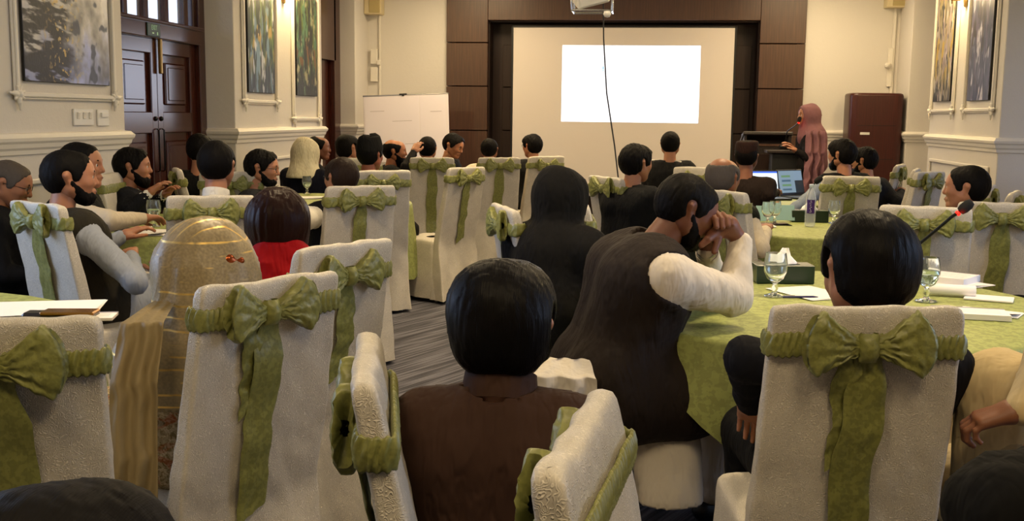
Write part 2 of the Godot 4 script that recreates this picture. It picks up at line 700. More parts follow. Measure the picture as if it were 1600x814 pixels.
func sash_band(seed_: int, y0: float, n: int) -> ArrayMesh:
	var ns := noise(seed_ + 9, 1.0, 2)
	var d := 0.046
	var path := ring(back_w(y0) + 0.006, d + 0.006, 0.015, n)
	# even spacing around the back
	var pts := PackedVector2Array()
	var total := 0.0
	for k in path.size():
		total += path[k].distance_to(path[(k + 1) % path.size()])
	var count := n * 6
	var step := total / count
	var acc := 0.0
	for k in path.size():
		var a := path[k]
		var b := path[(k + 1) % path.size()]
		var l := a.distance_to(b)
		while acc < l:
			pts.append(a.lerp(b, acc / l))
			acc += step
		acc -= l
	var rows := []
	var c := pts.size()
	for k in c + 1:
		var p := pts[k % c]
		var t := (pts[(k + 1) % c] - pts[(k + c - 1) % c]).normalized()
		var o := Vector2(t.y, -t.x)
		if o.dot(p) < 0.0:
			o = -o
		var s := float(k % c) / c * total
		var row := PackedVector3Array()
		for j in 12:
			var a := TAU * j / 12
			var ruche := 0.0045 * sin(s * 400.0 + 3.4 * absf(sin(a)) + 1.5 * ns.get_noise_1d(s * 12.0))
			var hh := 0.027 + 0.003 * ns.get_noise_1d(s * 16.0 + 5.0) + ruche * 0.5
			var out := 0.0015 + (0.0055 + ruche) * maxf(0.0, cos(a)) - 0.006 * maxf(0.0, -cos(a))
			var y := y0 + hh * sin(a) + 0.005 * ns.get_noise_1d(s * 7.0) - 0.02 * maxf(0.0, p.y) * 0.0
			row.append(Vector3(p.x + o.x * out, y, back_z(y0) - d * 0.5 + p.y + o.y * out))
		rows.append(row)
	return skin_of(rows, true, false)

func bow_loop(seed_: int, big: float, sgn := 1.0) -> ArrayMesh:
	var ns := noise(seed_ + 21, 1.0, 2)
	var rows := []
	var nu := 16
	for k in nu + 3:
		var u := minf(float(k) / nu, 1.0)
		var inset := maxf(0.0, float(k - nu)) / 2.0
		var hh := lerpf(0.019, 0.072, smoothstep(-0.1, 0.9, u)) - 0.012 * smoothstep(0.82, 1.0, u)
		var tt := 0.008 + 0.015 * sin(PI * minf(u * 0.8 + 0.04, 1.0))
		var row := PackedVector3Array()
		for j in 44:
			var a := TAU * j / 44
			var s := sin(a)
			var pleat := 0.0075 * (absf(sin(s * 4.2 / (0.35 + 0.65 * u) + seed_)) - 0.5) * smoothstep(0.0, 0.2, u) * (1.25 - u)
			var x := u * 0.118 * big * (1.0 - 0.17 * s * s * smoothstep(0.5, 1.0, u)) - inset * 0.02
			var y := hh * s * big * (1.0 - inset * 0.75) + 0.006 * ns.get_noise_2d(u * 5.0, s * 2.0)
			var z := 0.016 + tt * signf(cos(a)) * pow(absf(cos(a)), 0.45) * (1.0 - inset * 0.6) + pleat * signf(cos(a)) * minf(1.0, absf(cos(a)) * 3.0) + 0.004 * ns.get_noise_2d(u * 6.0 + 4.0, s * 3.0)
			row.append(Vector3(x * sgn, y, z))
		rows.append(row)
	return skin_of(rows, true, sgn < 0.0)

func bow_knot(big: float) -> ArrayMesh:
	var rows := []
	for k in 9:
		var v := lerpf(-1.0, 1.0, k / 8.0)
		var row := PackedVector3Array()
		for j in 16:
			var a := TAU * j / 16
			row.append(Vector3(cos(a) * (0.024 - 0.005 * absf(v)) * big + 0.002 * sin(v * 9.0), v * 0.031 * big, 0.016 + sin(a) * (0.022 * sqrt(maxf(0.0, 1.0 - v * v * 0.9)) + 0.004)))
		rows.append(row)
	return skin_of(rows, true, true)

func sash_tail(seed_: int, long: float, wide: float, y0: float, away := 0.012) -> ArrayMesh:
	var ns := noise(seed_ + 33, 1.0, 2)
	var rows := []
	var nv := 26
	for k in nv + 1:
		var v := float(k) / nv
		var y := y0 - v * long
		var w := wide * (0.62 + 0.38 * smoothstep(0.0, 0.16, v)) * 0.5
		var front := PackedVector3Array()
		var zb := back_z(y) + away + 0.010 * ns.get_noise_1d(v * 3.0) + 0.006 * smoothstep(0.0, 0.2, v)
		var sx := 0.012 * ns.get_noise_1d(v * 2.5 + 9.0)
		for j in 9:
			var t := lerpf(-1, 1, j / 8.0)
			front.append(Vector3(sx + w * t, y + (0.02 * t if k == nv else 0.0), zb + 0.006 * ns.get_noise_2d(t * 1.6, v * 6.0)))
		for j in 9:
			var t := lerpf(1, -1, j / 8.0)
			front.append(Vector3(sx + w * t, y + (0.02 * t if k == nv else 0.0), zb - 0.003 + 0.006 * ns.get_noise_2d(t * 1.6, v * 6.0)))
		rows.append(front)
	return skin_of(rows, true, true)

# style: seed, sash height below the top, bow size, length and width of the tail, fine or coarse
func make_chair(seed_: int, drop: float, big: float, tail: float, wide: float, fine: bool, second := false, bow_x := 0.0) -> Node3D:
	var t := thing("banquet_chair", "", "chair")
	var n := 28 if fine else 12
	obj("back_cover", cover_back(seed_, 40 if fine else 20, n), M.cover, t)
	obj("seat_cover", cover_seat(seed_, 24 if fine else 12), M.cover, t)
	for s in [Vector2(-0.19, -0.2), Vector2(0.19, -0.2), Vector2(-0.18, 0.12), Vector2(0.18, 0.12)]:
		obj("leg", cached("leg", func(): return tube([Vector3(0, 0.2, 0), Vector3(0, 0, 0)], 0.011, 8)), M.steel, t, Vector3(s.x, 0, s.y))
	var y0 := CH - drop
	obj("sash_band", sash_band(seed_, y0, 40 if fine else 14), M.sash, t)
	var z0 := back_z(y0)
	obj("bow_loop", bow_loop(seed_, big), M.sash, t, Vector3(bow_x + 0.022, y0, z0), Vector3(0, -0.1, 0.12))
	obj("bow_loop", bow_loop(seed_ + 1, big, -1.0), M.sash, t, Vector3(bow_x - 0.022, y0, z0), Vector3(0, 0.1, -0.1))
	obj("bow_knot", bow_knot(big), M.sash, t, Vector3(bow_x, y0, z0))
	if tail > 0.0:
		obj("sash_tail", sash_tail(seed_, tail, wide, y0 - 0.02), M.sash, t, Vector3(bow_x, 0, 0))
	if second:
		obj("sash_tail", sash_tail(seed_ + 5, tail * 0.45, wide * 0.6, y0 - 0.02, 0.006), M.sash, t, Vector3(bow_x - 0.035, 0, 0))
	return t

func cached(key: String, make: Callable) -> Mesh:
	if not heads.has(key):
		heads[key] = make.call()
	return heads[key]

# puts a chair so that the middle of the top edge of its back is over at
func seat_chair(t: Node3D, at: Vector3, deg: float, label: String, group := "covered banquet chairs with green bows") -> Node3D:
	var a := deg_to_rad(deg)
	var back := Vector3(sin(a), 0, cos(a)) * (back_z(CH) - 0.03)
	t.position = Vector3(at.x, 0, at.z) - back
	t.rotation.y = a
	t.set_meta("label", label)
	t.set_meta("group", group)
	return t

# ------------------------------------------------------------------ people. A head looks along -z; its middle is the origin.
const V := Vector3.ZERO

func b2(list: Array, a: Vector3, b: Vector3, ra: float, rb: float, k := 0.02) -> void:
	# the same bone on both sides
	list.append([a, b, ra, rb, k])
	list.append([Vector3(-a.x, a.y, a.z), Vector3(-b.x, b.y, b.z), ra, rb, k])

func skull(grow := 0.0) -> Array:
	return [
		[Vector3(0, 0.030, 0.026), Vector3(0, 0.024, -0.028), 0.078 + grow, 0.071 + grow, 0.03],
		[Vector3(0, 0.0, 0.028), Vector3(0, 0.0, -0.012), 0.072 + grow, 0.071 + grow, 0.03],
	]

func head_shape(cell: float, woman := false) -> Array:
	var l := skull()
	l.append([Vector3(0, 0.03, -0.045), Vector3(0, 0.0, -0.05), 0.055, 0.055, 0.03])
	l.append([Vector3(0, -0.045, -0.02), Vector3(0, -0.088, -0.062), 0.062, 0.026 if woman else 0.033, 0.03])
	b2(l, Vector3(0.05, -0.045, 0.0), Vector3(0.026, -0.085, -0.05), 0.026, 0.024, 0.025)
	b2(l, Vector3(0.036, -0.024, -0.062), Vector3(0.03, -0.045, -0.06), 0.031, 0.026, 0.02)
	b2(l, Vector3(0.012, 0.02, -0.094), Vector3(0.042, 0.022, -0.080), 0.010, 0.010, 0.016)
	l.append([Vector3(0, 0.012, -0.096), Vector3(0, -0.028, -0.113), 0.009, 0.0125, 0.012])
	b2(l, Vector3(0.011, -0.033, -0.1), Vector3(0.012, -0.036, -0.096), 0.0085, 0.008, 0.008)
	l.append([Vector3(0, -0.06, -0.082), Vector3(0, -0.075, -0.08), 0.021, 0.018, 0.014])
	b2(l, Vector3(0.0, -0.058, -0.103), Vector3(0.02, -0.062, -0.092), 0.0065, 0.004, 0.006)
	b2(l, Vector3(0.0, -0.070, -0.101), Vector3(0.018, -0.068, -0.091), 0.0075, 0.004, 0.006)
	l.append([Vector3(0, -0.096, -0.085), Vector3(0, -0.1, -0.083), 0.017, 0.016, 0.016])
	for s in [-1.0, 1.0]:
		l.append([Vector3(s * 0.031, 0.0, -0.112), Vector3(s * 0.033, 0.0, -0.110), 0.016, 0.016, 0.014, true])
		# ears
		l.append([Vector3(s * 0.070, 0.022, 0.012), Vector3(s * 0.081, 0.012, 0.022), 0.010, 0.010, 0.008])
		l.append([Vector3(s * 0.081, 0.012, 0.022), Vector3(s * 0.072, -0.026, 0.006), 0.0095, 0.0075, 0.008])
		l.append([Vector3(s * 0.084, 0.0, 0.0), Vector3(s * 0.087, -0.006, 0.006), 0.004, 0.004, 0.008, true])
	return net(l, cell)

func hair_shape(kind: String, cell: float) -> ArrayMesh:
	var l := []
	var planes := []
	var fold := [0.0025, Vector3(60, 18, 60), 7]
	match kind:
		"short":
			l = skull(0.007)
			l.append([Vector3(0, 0.045, -0.035), Vector3(0, 0.052, 0.0), 0.057, 0.06, 0.03])
		"thick":
			l = skull(0.012)
			l.append([Vector3(0, 0.056, -0.045), Vector3(0, 0.058, 0.01), 0.055, 0.062, 0.03])
			l.append([Vector3(0.03, 0.05, -0.06), Vector3(-0.045, 0.05, -0.05), 0.036, 0.036, 0.03])
			fold = [0.005, Vector3(45, 14, 45), 8]
		"wide":
			l = skull(0.011)
			l.append([Vector3(0.025, 0.05, -0.02), Vector3(-0.025, 0.05, 0.02), 0.062, 0.064, 0.03])
			b2(l, Vector3(0.030, 0.02, 0.03), Vector3(0.030, -0.03, 0.04), 0.054, 0.046, 0.03)
			fold = [0.002, Vector3(60, 16, 60), 9]
		"receding":
			l = skull(0.006)
			l.append([Vector3(0, 0.09, -0.085), Vector3(0, 0.11, -0.03), 0.052, 0.05, 0.015, true])
		"bald":
			l = skull(0.008)
			l.append([Vector3(0, 0.12, -0.10), Vector3(0, 0.125, 0.035), 0.085, 0.075, 0.02, true])
		"bob":
			l = skull(0.020)
			b2(l, Vector3(0.042, 0.02, 0.0), Vector3(0.055, -0.10, -0.005), 0.052, 0.046, 0.04)
			l.append([Vector3(0, 0.0, 0.04), Vector3(0, -0.10, 0.045), 0.075, 0.07, 0.04])
			planes = [Plane(Vector3(0, -1, 0), 0.125)]
			fold = [0.004, Vector3(60, 4, 60), 9]
	if kind != "bob":
		for s in [-1.0, 1.0]:
			var er := 0.031 if kind == "wide" else 0.021
			l.append([Vector3(s * 0.092, 0.014, 0.016), Vector3(s * 0.09, -0.03, 0.006), er, er, 0.008, true])
		# below and before the ears, and under the hairline at the nape
		l.append([Vector3(-0.12, -0.075, -0.02), Vector3(0.12, -0.075, -0.02), 0.056, 0.056, 0.012, true])
		planes = [Plane(Vector3(0, -1, 0), 0.105 if kind == "wide" else 0.084)]
	l.append([Vector3(0, -0.075, -0.108), Vector3(0, -0.035, -0.12), 0.116, 0.114, 0.012, true])
	return net_mesh(l, cell, planes, fold)

func beard_shape(long: float, cell: float) -> ArrayMesh:
	var l := []
	l.append([Vector3(0, -0.05, -0.028), Vector3(0, -0.09 - long * 0.5, -0.066), 0.061, 0.034 + long * 0.2, 0.03])
	b2(l, Vector3(0.056, -0.025, 0.0), Vector3(0.03, -0.088, -0.052), 0.026, 0.03, 0.025)
	l.append([Vector3(0, -0.085, -0.085), Vector3(0, -0.1 - long, -0.08), 0.026, 0.02, 0.02])
	l.append([Vector3(-0.018, -0.052, -0.099), Vector3(0.018, -0.052, -0.099), 0.008, 0.008, 0.008])
	l.append([Vector3(0, -0.02, -0.105), Vector3(0, -0.022, -0.1), 0.047, 0.047, 0.006, true])
	l.append([Vector3(-0.012, -0.066, -0.106), Vector3(0.012, -0.066, -0.106), 0.008, 0.008, 0.004, true])
	l.append([Vector3(-0.03, 0.015, -0.09), Vector3(0.03, 0.015, -0.09), 0.05, 0.05, 0.006, true])
	return net_mesh(l, cell, [Plane(Vector3(0, 1, 0.25), 0.0)], [0.003, Vector3(70, 30, 70), 4])

# right hand lying palm down: wrist at the origin, fingers along -z, thumb towards -x
func hand_shape(cell: float, curl: float) -> Array:
	var l := []
	l.append([Vector3(0, 0, 0.015), Vector3(0, 0, -0.02), 0.026, 0.026, 0.015])
	l.append([Vector3(0.018, 0.002, -0.025), Vector3(0.024, 0.002, -0.085), 0.0165, 0.0135, 0.018])
	l.append([Vector3(-0.016, 0.002, -0.025), Vector3(-0.024, 0.002, -0.088), 0.0175, 0.0135, 0.018])
	l.append([Vector3(0, 0.003, -0.03), Vector3(0, 0.003, -0.09), 0.0165, 0.0135, 0.018])
	var xs := [-0.030, -0.010, 0.010, 0.029]
	var ls := [0.074, 0.082, 0.075, 0.058]
	var rs := [0.0088, 0.0090, 0.0086, 0.0076]
	for f in 4:
		var p := Vector3(xs[f], 0.002, -0.088 + (0.008 if f == 3 else 0.0))
		var ang := curl * 0.35
		var out: float = xs[f] * 1.6
		for seg in 3:
			var ln: float = ls[f] * [0.46, 0.31, 0.23][seg]
			var q := p + Vector3(out * ln, -sin(ang), -cos(ang)).normalized() * ln
			l.append([p, q, rs[f] * (1.0 - 0.08 * seg), rs[f] * (0.94 - 0.09 * seg), 0.003])
			p = q
			ang += curl * (1.0 if seg == 0 else 0.7)
	var t0 := Vector3(-0.022, -0.006, -0.02)
	var t1 := Vector3(-0.046, -0.014, -0.052)
	var t2 := Vector3(-0.052, -0.022, -0.082)
	var t3 := Vector3(-0.046, -0.030, -0.104)
	l.append([t0, t1, 0.0145, 0.0115, 0.01])
	l.append([t1, t2, 0.0112, 0.0098, 0.003])
	l.append([t2, t3, 0.0098, 0.008, 0.003])
	return net(l, cell)

func shape(key: String, make: Callable):
	if not heads.has(key):
		heads[key] = make.call()
	return heads[key]

func glasses_shape() -> ArrayMesh:
	var pts := []
	var s := Soup.new()
	for side in [-1.0, 1.0]:
		for k in 16:
			var a := TAU * k / 16
			var b := TAU * (k + 1) / 16
			var c := Vector3(side * 0.032, 0.0, -0.106)
			var p := c + Vector3(cos(a) * 0.024, sin(a) * 0.018, 0)
			var q := c + Vector3(cos(b) * 0.024, sin(b) * 0.018, 0)
			s.box((p + q) * 0.5, Vector3(0.003, 0.003, p.distance_to(q) + 0.002), 0.001, Basis.looking_at(q - p, Vector3(0, 0, 1)))
		s.box(Vector3(side * 0.072, 0.006, -0.048), Vector3(0.003, 0.004, 0.12), 0.001, Basis(Vector3.UP, side * 0.26))
	s.box(Vector3(0, 0.004, -0.108), Vector3(0.018, 0.003, 0.003), 0.001)
	return s.mesh()

func basis_along(dir: Vector3, up: Vector3) -> Basis:
	# -z runs along dir
	return Basis.looking_at(dir, up)

# joints of a seated or standing figure, in its own axes
func joints(top: Vector3, o: Dictionary) -> Dictionary:
	var s: float = o.get("s", 1.0)
	var bw: float = o.get("bw", 1.0)
	var hb := Basis.from_euler(Vector3(deg_to_rad(-o.get("nod", 0.0)), deg_to_rad(o.get("look", 0.0)), deg_to_rad(o.get("cock", 0.0))))
	var J := {}
	J.H = top - Vector3(0, 0.112 * s, 0)
	J.HB = hb.scaled(Vector3(s, s, s))
	J.P = Vector3(0, o.get("hip", 0.55), 0)
	J.N = J.H + hb * Vector3(0, -0.125, 0.028) * s + Vector3(0, -o.get("neck", 0.04), 0.01 + o.get("nback", 0.0))
	J.X = Vector3(cos(deg_to_rad(o.get("twist", 0.0))), 0, -sin(deg_to_rad(o.get("twist", 0.0))))
	var t: Vector3 = J.N - J.P
	var slope := Vector3(0, -o.get("shrug", 0.025), 0)
	J.t = t
	for k in [["L", -1.0], ["R", 1.0]]:
		var X: Vector3 = J.X * k[1]
		J["p" + k[0]] = J.P + X * 0.085 * bw
		J["w" + k[0]] = J.P + t * 0.38 + X * 0.066 * bw
		J["c" + k[0]] = J.P + t * 0.72 + X * 0.082 * bw
		J["S" + k[0]] = J.P + t * 0.935 + X * 0.168 * bw + slope
		var S: Vector3 = J["S" + k[0]]
		var arm: Array = o.get("arm" + k[0], [])
		J["E" + k[0]] = arm[0] if arm.size() else S + X * 0.06 + Vector3(0, -0.25, -0.07)
		J["W" + k[0]] = arm[1] if arm.size() else J["E" + k[0]] + X * -0.09 + Vector3(0, -0.035, -0.22)
		var lx: float = k[1]
		if o.get("stand", false):
			J["h" + k[0]] = J.P + Vector3(lx * 0.085, -0.02, 0)
			J["k" + k[0]] = Vector3(lx * 0.1, J.P.y * 0.52, -0.02)
			J["a" + k[0]] = Vector3(lx * 0.1, 0.08, 0.02)
		else:
			J["h" + k[0]] = J.P + Vector3(lx * 0.09, -0.01, -0.05)
			J["k" + k[0]] = o.get("knee" + k[0], Vector3(lx * 0.13, 0.52, -0.45))
			var kn: Vector3 = J["k" + k[0]]
			J["a" + k[0]] = o.get("ankle" + k[0], Vector3(kn.x, 0.09, kn.z + 0.03))
	return J

func torso(J: Dictionary, r: float, bw: float, k := 0.05) -> Array:
	var l := []
	var low: float = r + 0.122 * bw
	l.append([J.pL, J.pR, low, low, k])
	l.append([J.cL, J.cR, r + 0.110 * bw, r + 0.110 * bw, k])
	for s in ["L", "R"]:
		l.append([J["p" + s], J["w" + s], low, r + 0.102 * bw, k])
		l.append([J["w" + s], J["c" + s], r + 0.102 * bw, r + 0.112 * bw, k])
		l.append([J["c" + s], J["S" + s], r + 0.09 * bw, r + 0.052 * bw, k])
		l.append([J.N + Vector3(0, -0.03, 0.005), J["S" + s], r + 0.044, r + 0.05 * bw, k])
	return l

func arm(J: Dictionary, s: String, r: float, to := 1.0, bw := 1.0) -> Array:
	var E: Vector3 = J["E" + s]
	var W: Vector3 = J["W" + s]
	return [
		[J["S" + s], E, r + 0.052 * bw, r + 0.041, 0.03],
		[E, E.lerp(W, to), r + 0.041, minf(r, 0.010) + lerpf(0.041, 0.026, to), 0.02],
	]

func legs(J: Dictionary, r: float, down := 1.0) -> Array:
	var l := []
	for s in ["L", "R"]:
		l.append([J["h" + s], J["k" + s], r + 0.088, r + 0.062, 0.03])
		l.append([J["k" + s], J["k" + s].lerp(J["a" + s], down), r + 0.058, r + lerpf(0.058, 0.04, down), 0.03])
	return l

func sub_part(p: Node3D, called: String, mesh: Mesh, m: Material, J: Dictionary) -> MeshInstance3D:
	var q := obj(called, mesh, m, p)
	q.transform = Transform3D(J.HB, J.H)
	return q

# top: crown of the head; yaw: the way the hips face (0 looks along -z, 90 along -x)
func person(label: String, top: Vector3, yaw: float, o: Dictionary) -> Node3D:
	var a := deg_to_rad(yaw)
	var fwd := Vector3(-sin(a), 0, -cos(a))
	var side := Vector3(cos(a), 0, -sin(a))
	var lean: float = o.get("lean", 0.05)
	var hip_at: Vector3 = Vector3(top.x, 0, top.z) - fwd * lean - side * o.get("tilt", 0.0)
	var t := thing("person", label, "person", hip_at, a, o.get("group", "seated audience"))
	var inv := t.transform.affine_inverse()
	for k in ["armL", "armR"]:
		if o.has(k):
			o[k] = [inv * o[k][0], inv * o[k][1]]
	for k in ["kneeL", "kneeR", "ankleL", "ankleR"]:
		if o.has(k):
			o[k] = inv * o[k]
	var J := joints(inv * top, o)
	var bw: float = o.get("bw", 1.0)
	var fine: int = o.get("fine", 0)
	var cell: float = [0.026, 0.018, 0.0125][fine]
	var woman: bool = o.get("woman", false)
	# body: one skin from crown to ankle
	var l := torso(J, -0.02, bw, 0.04)
	l.append([J.N + Vector3(0, -0.05, 0.01), J.H + J.HB * Vector3(0, -0.03, 0.01), 0.058 if not woman else 0.05, 0.054 if not woman else 0.048, 0.03])
	for s in ["L", "R"]:
		l.append_array(arm(J, s, -0.006, 1.0, bw))
	l.append_array(legs(J, -0.012))
	var body := net(l, maxf(cell, 0.016))
	var hc: float = [0.0075, 0.0055, 0.004][fine]
	join_into(body, shape("head%s%s" % [hc, woman], func(): return head_shape(hc, woman)), Transform3D(J.HB, J.H))
	if not o.get("no_hands", false):
		for s in ["L", "R"]:
			var dir: Vector3 = (J["W" + s] - J["E" + s]).normalized()
			if o.has("hand" + s):
				dir = (inv.basis * o["hand" + s]).normalized()
			var up: Vector3 = inv.basis * o["palm" + s] if o.has("palm" + s) else Vector3(0.0, 1, 0.25)
			if absf(dir.dot(up.normalized())) > 0.95:
				up = Vector3(0, 0.2, 1)
			var hb := basis_along(dir, up)
			if s == "L":
				hb = hb * Basis.from_scale(Vector3(-1, 1, 1))
			var curl: float = o.get("curl", 0.5)
			var c2: float = [0.006, 0.005, 0.004][fine]
			join_into(body, shape("hand%s%s" % [c2, curl], func(): return hand_shape(c2, curl)), Transform3D(hb, J["W" + s]))
	if o.has("clasp"):
		var cl := []
		for b in o.clasp:
			cl.append([inv * b[0], inv * b[1], b[2], b[3], b[4]])
		join_into(body, net(cl, 0.0035), Transform3D())
	obj("body", mesh_of(body[0], body[1], body[2]), skin_mat(o.get("skin", Color(0.60, 0.40, 0.29))), t)
	# hair, beard, glasses, eyes
	var hm: Material = o.get("hairmat", M.hair)
	if o.get("hair", "short") != "":
		var kind: String = o.get("hair", "short")
		var hcell: float = [0.0085, 0.007, 0.0055][fine]
		sub_part(t, "hair", shape("hair%s%s" % [kind, hcell], func(): return hair_shape(kind, hcell)), hm, J)
	if o.has("beard"):
		var bl: float = o.beard
		sub_part(t, "beard", shape("beard%s" % bl, func(): return beard_shape(bl, 0.006)), o.get("beardmat", M.hair), J)
	if o.get("glasses", false):
		sub_part(t, "eyeglasses", shape("glasses", glasses_shape), M.black, J)
	if o.get("face", false):
		for s in [-1.0, 1.0]:
			var e := sub_part(t, "eye", shape("eye", func(): return lathe([Vector2(0, -0.0115), Vector2(0.008, -0.008), Vector2(0.0115, 0), Vector2(0.008, 0.008), Vector2(0, 0.0115)], 12)), M.eye, J)
			e.transform = e.transform * Transform3D(Basis(), Vector3(s * 0.031, 0.001, -0.087))
			var ir := obj("iris", shape("iris", func(): return lathe([Vector2(0, -0.002), Vector2(0.005, -0.001), Vector2(0.0055, 0.001), Vector2(0, 0.002)], 12)), M.iris, e, Vector3(0, 0, -0.0105), Vector3(PI / 2, 0, 0))
			ir.name = "iris"
			var bx: float = s
			sub_part(t, "eyebrow", shape("brow%s" % s, func(): return tube([Vector3(bx * 0.014, 0.021, -0.104), Vector3(bx * 0.032, 0.027, -0.1), Vector3(bx * 0.05, 0.02, -0.086)], [0.003, 0.0045, 0.002], 6)), M.hair, J)
		sub_part(t, "lips", shape("lips", func(): return tube([Vector3(-0.02, -0.064, -0.093), Vector3(0, -0.064, -0.1085), Vector3(0.02, -0.064, -0.093)], [0.002, 0.006, 0.002], 6)), M.lips, J)
	# clothes
	var sh: Material = o.get("shirt", null)
	var fold := [0.007 if fine > 0 else 0.009, Vector3(11, 6, 11), int(absf(top.x) * 100.0)]
	if sh:
		l = torso(J, 0.0, bw)
		for s in ["L", "R"]:
			l.append_array(arm(J, s, 0.010 + o.get("sleeve", 0.0), 0.97, bw))
		if o.get("kameez", false):
			for s in ["L", "R"]:
				l.append([J["h" + s], J["h" + s].lerp(J["k" + s], 0.95), 0.11, 0.098, 0.06])
				l.append([J["k" + s], J["k" + s].lerp(J["a" + s], 0.35) + Vector3(0, 0, -0.03), 0.085, 0.08, 0.06])
			l.append([J.P + Vector3(0, -0.05, -0.2), J.P + Vector3(0, -0.06, -0.4), 0.09, 0.07, 0.08])
		l.append([J.N + Vector3(0, 0.0, 0.0), J.H, 0.058, 0.058, 0.01, true])
		obj("shirt", net_mesh(l, cell, [], fold), sh, t)
	var col: Material = o.get("collar", null)
	if col:
		var dir: Vector3 = (J.H - J.N + Vector3(0, 0.0, -0.02)).normalized()
		var c := obj("collar", shape("collar", func(): return lathe([Vector2(0.066, -0.03), Vector2(0.068, 0.0), Vector2(0.0655, 0.022), Vector2(0.062, 0.022), Vector2(0.062, -0.02)], 24)), col, t)
		var xx := dir.cross(Vector3(0, 0, 1)).normalized()
		c.transform = Transform3D(Basis(xx, dir, xx.cross(dir)), J.N + dir * 0.025)
	var ve: Material = o.get("vest", null)
	if ve:
		l = torso(J, 0.016, bw * o.get("vest_w", 0.97))
		if o.get("armhole", false):
			for s in ["L", "R"]:
				l.append([J["S" + s] + J.X * (0.075 if s == "R" else -0.075) + Vector3(0, 0.02, 0), J["S" + s].lerp(J["E" + s], 0.8), 0.07, 0.085, 0.02, true])
		if o.get("vest_long", 0.0) > 0.0:
			for s in ["L", "R"]:
				l.append([J["p" + s], J["h" + s].lerp(J["k" + s], o.vest_long), 0.145 * bw, 0.125 * bw, 0.05])
		l.append([J.N + Vector3(0, 0.03, 0), J.H, 0.058, 0.058, 0.012, true])
		if o.get("jacket", false):
			for s in ["L", "R"]:
				l.append_array(arm(J, s, 0.02, 0.93, bw))
		obj("jacket" if o.get("jacket", false) else "vest", net_mesh(l, cell, [], fold), ve, t)
	var tr: Material = o.get("trousers", null)
	if tr:
		obj("trousers", net_mesh(legs(J, 0.012 if not o.get("kameez", false) else 0.024, 0.9) + [[J.pL, J.pR, 0.12, 0.12, 0.05]], maxf(cell, 0.016), [], fold), tr, t)
		for s in ["L", "R"]:
			var f: Vector3 = J["a" + s]
			var sole := obj("shoe", shape("shoe", func(): return net_mesh([[Vector3(0, -0.035, 0.03), Vector3(0, -0.045, -0.08), 0.045, 0.04, 0.02], [Vector3(0, -0.045, -0.08), Vector3(0, -0.052, -0.17), 0.042, 0.03, 0.02]], 0.011, [Plane(Vector3(0, -1, 0), 0.088)])), M.black, t)
			sole.position = f
	if o.has("extra"):
		o.extra.call(t, J, cell)
	return t

# ------------------------------------------------------------------ the room
func rail(points: Array, called: String, y := 1.22) -> void:
	# dado rail swept along a path on the floor plan; the wall is on the left of the path
	var prof := [Vector2(0.0, -0.075), Vector2(0.014, -0.07), Vector2(0.018, -0.045), Vector2(0.03, -0.03), Vector2(0.036, -0.005), Vector2(0.048, 0.01), Vector2(0.052, 0.03), Vector2(0.04, 0.042), Vector2(0.03, 0.055), Vector2(0.0, 0.06)]
	sweep(points, prof, called, y)

func sweep(points: Array, prof: Array, called: String, y: float, m: Material = null) -> void:
	var s := Soup.new()
	var offs := []
	for i in points.size():
		var d0: Vector2 = (points[i] - points[maxi(i - 1, 0)]).normalized() if i > 0 else Vector2.ZERO
		var d1: Vector2 = (points[mini(i + 1, points.size() - 1)] - points[i]).normalized() if i < points.size() - 1 else Vector2.ZERO
		var n0 := Vector2(-d0.y, d0.x)
		var n1 := Vector2(-d1.y, d1.x)
		if i == 0:
			n0 = n1
		if i == points.size() - 1:
			n1 = n0
		var n := (n0 + n1).normalized()
		offs.append(n / maxf(0.3, n.dot(n0)))
	for i in points.size() - 1:
		for k in prof.size() - 1:
			var q := []
			for e in [[i, k], [i, k + 1], [i + 1, k + 1], [i + 1, k]]:
				var p: Vector2 = points[e[0]] + offs[e[0]] * prof[e[1]].x
				q.append(Vector3(p.x, y + prof[e[1]].y, p.y))
			var mid2: Vector2 = (points[i] + points[i + 1]) * 0.5 - (offs[i] + offs[i + 1]) * 0.2
			s.quad(q[0], q[1], q[2], q[3], Vector3(mid2.x, y - 0.005, mid2.y))
	struct(called, s.mesh(), m if m else M.trim)

func wall_box(called: String, a: Vector3, b: Vector3, m: Material) -> MeshInstance3D:
	return struct(called, box((b - a).abs(), 0.006), m, (a + b) * 0.5)

func framed_panel(called: String, at: Vector3, w: float, h: float, turn: float) -> void:
	# applied moulding round an empty field of the dado
	var o := Node3D.new()
	o.name = numbered(called)
	add_child(o)
	o.set_meta("kind", "structure")
	o.position = at
	o.rotation.y = turn
	for s in [-1.0, 1.0]:
		obj("moulding", box(Vector3(w, 0.035, 0.022), 0.008), M.trim, o, Vector3(0, s * h * 0.5, 0))
		obj("moulding", box(Vector3(0.035, h + 0.035, 0.022), 0.008), M.trim, o, Vector3(s * w * 0.5, 0, 0))

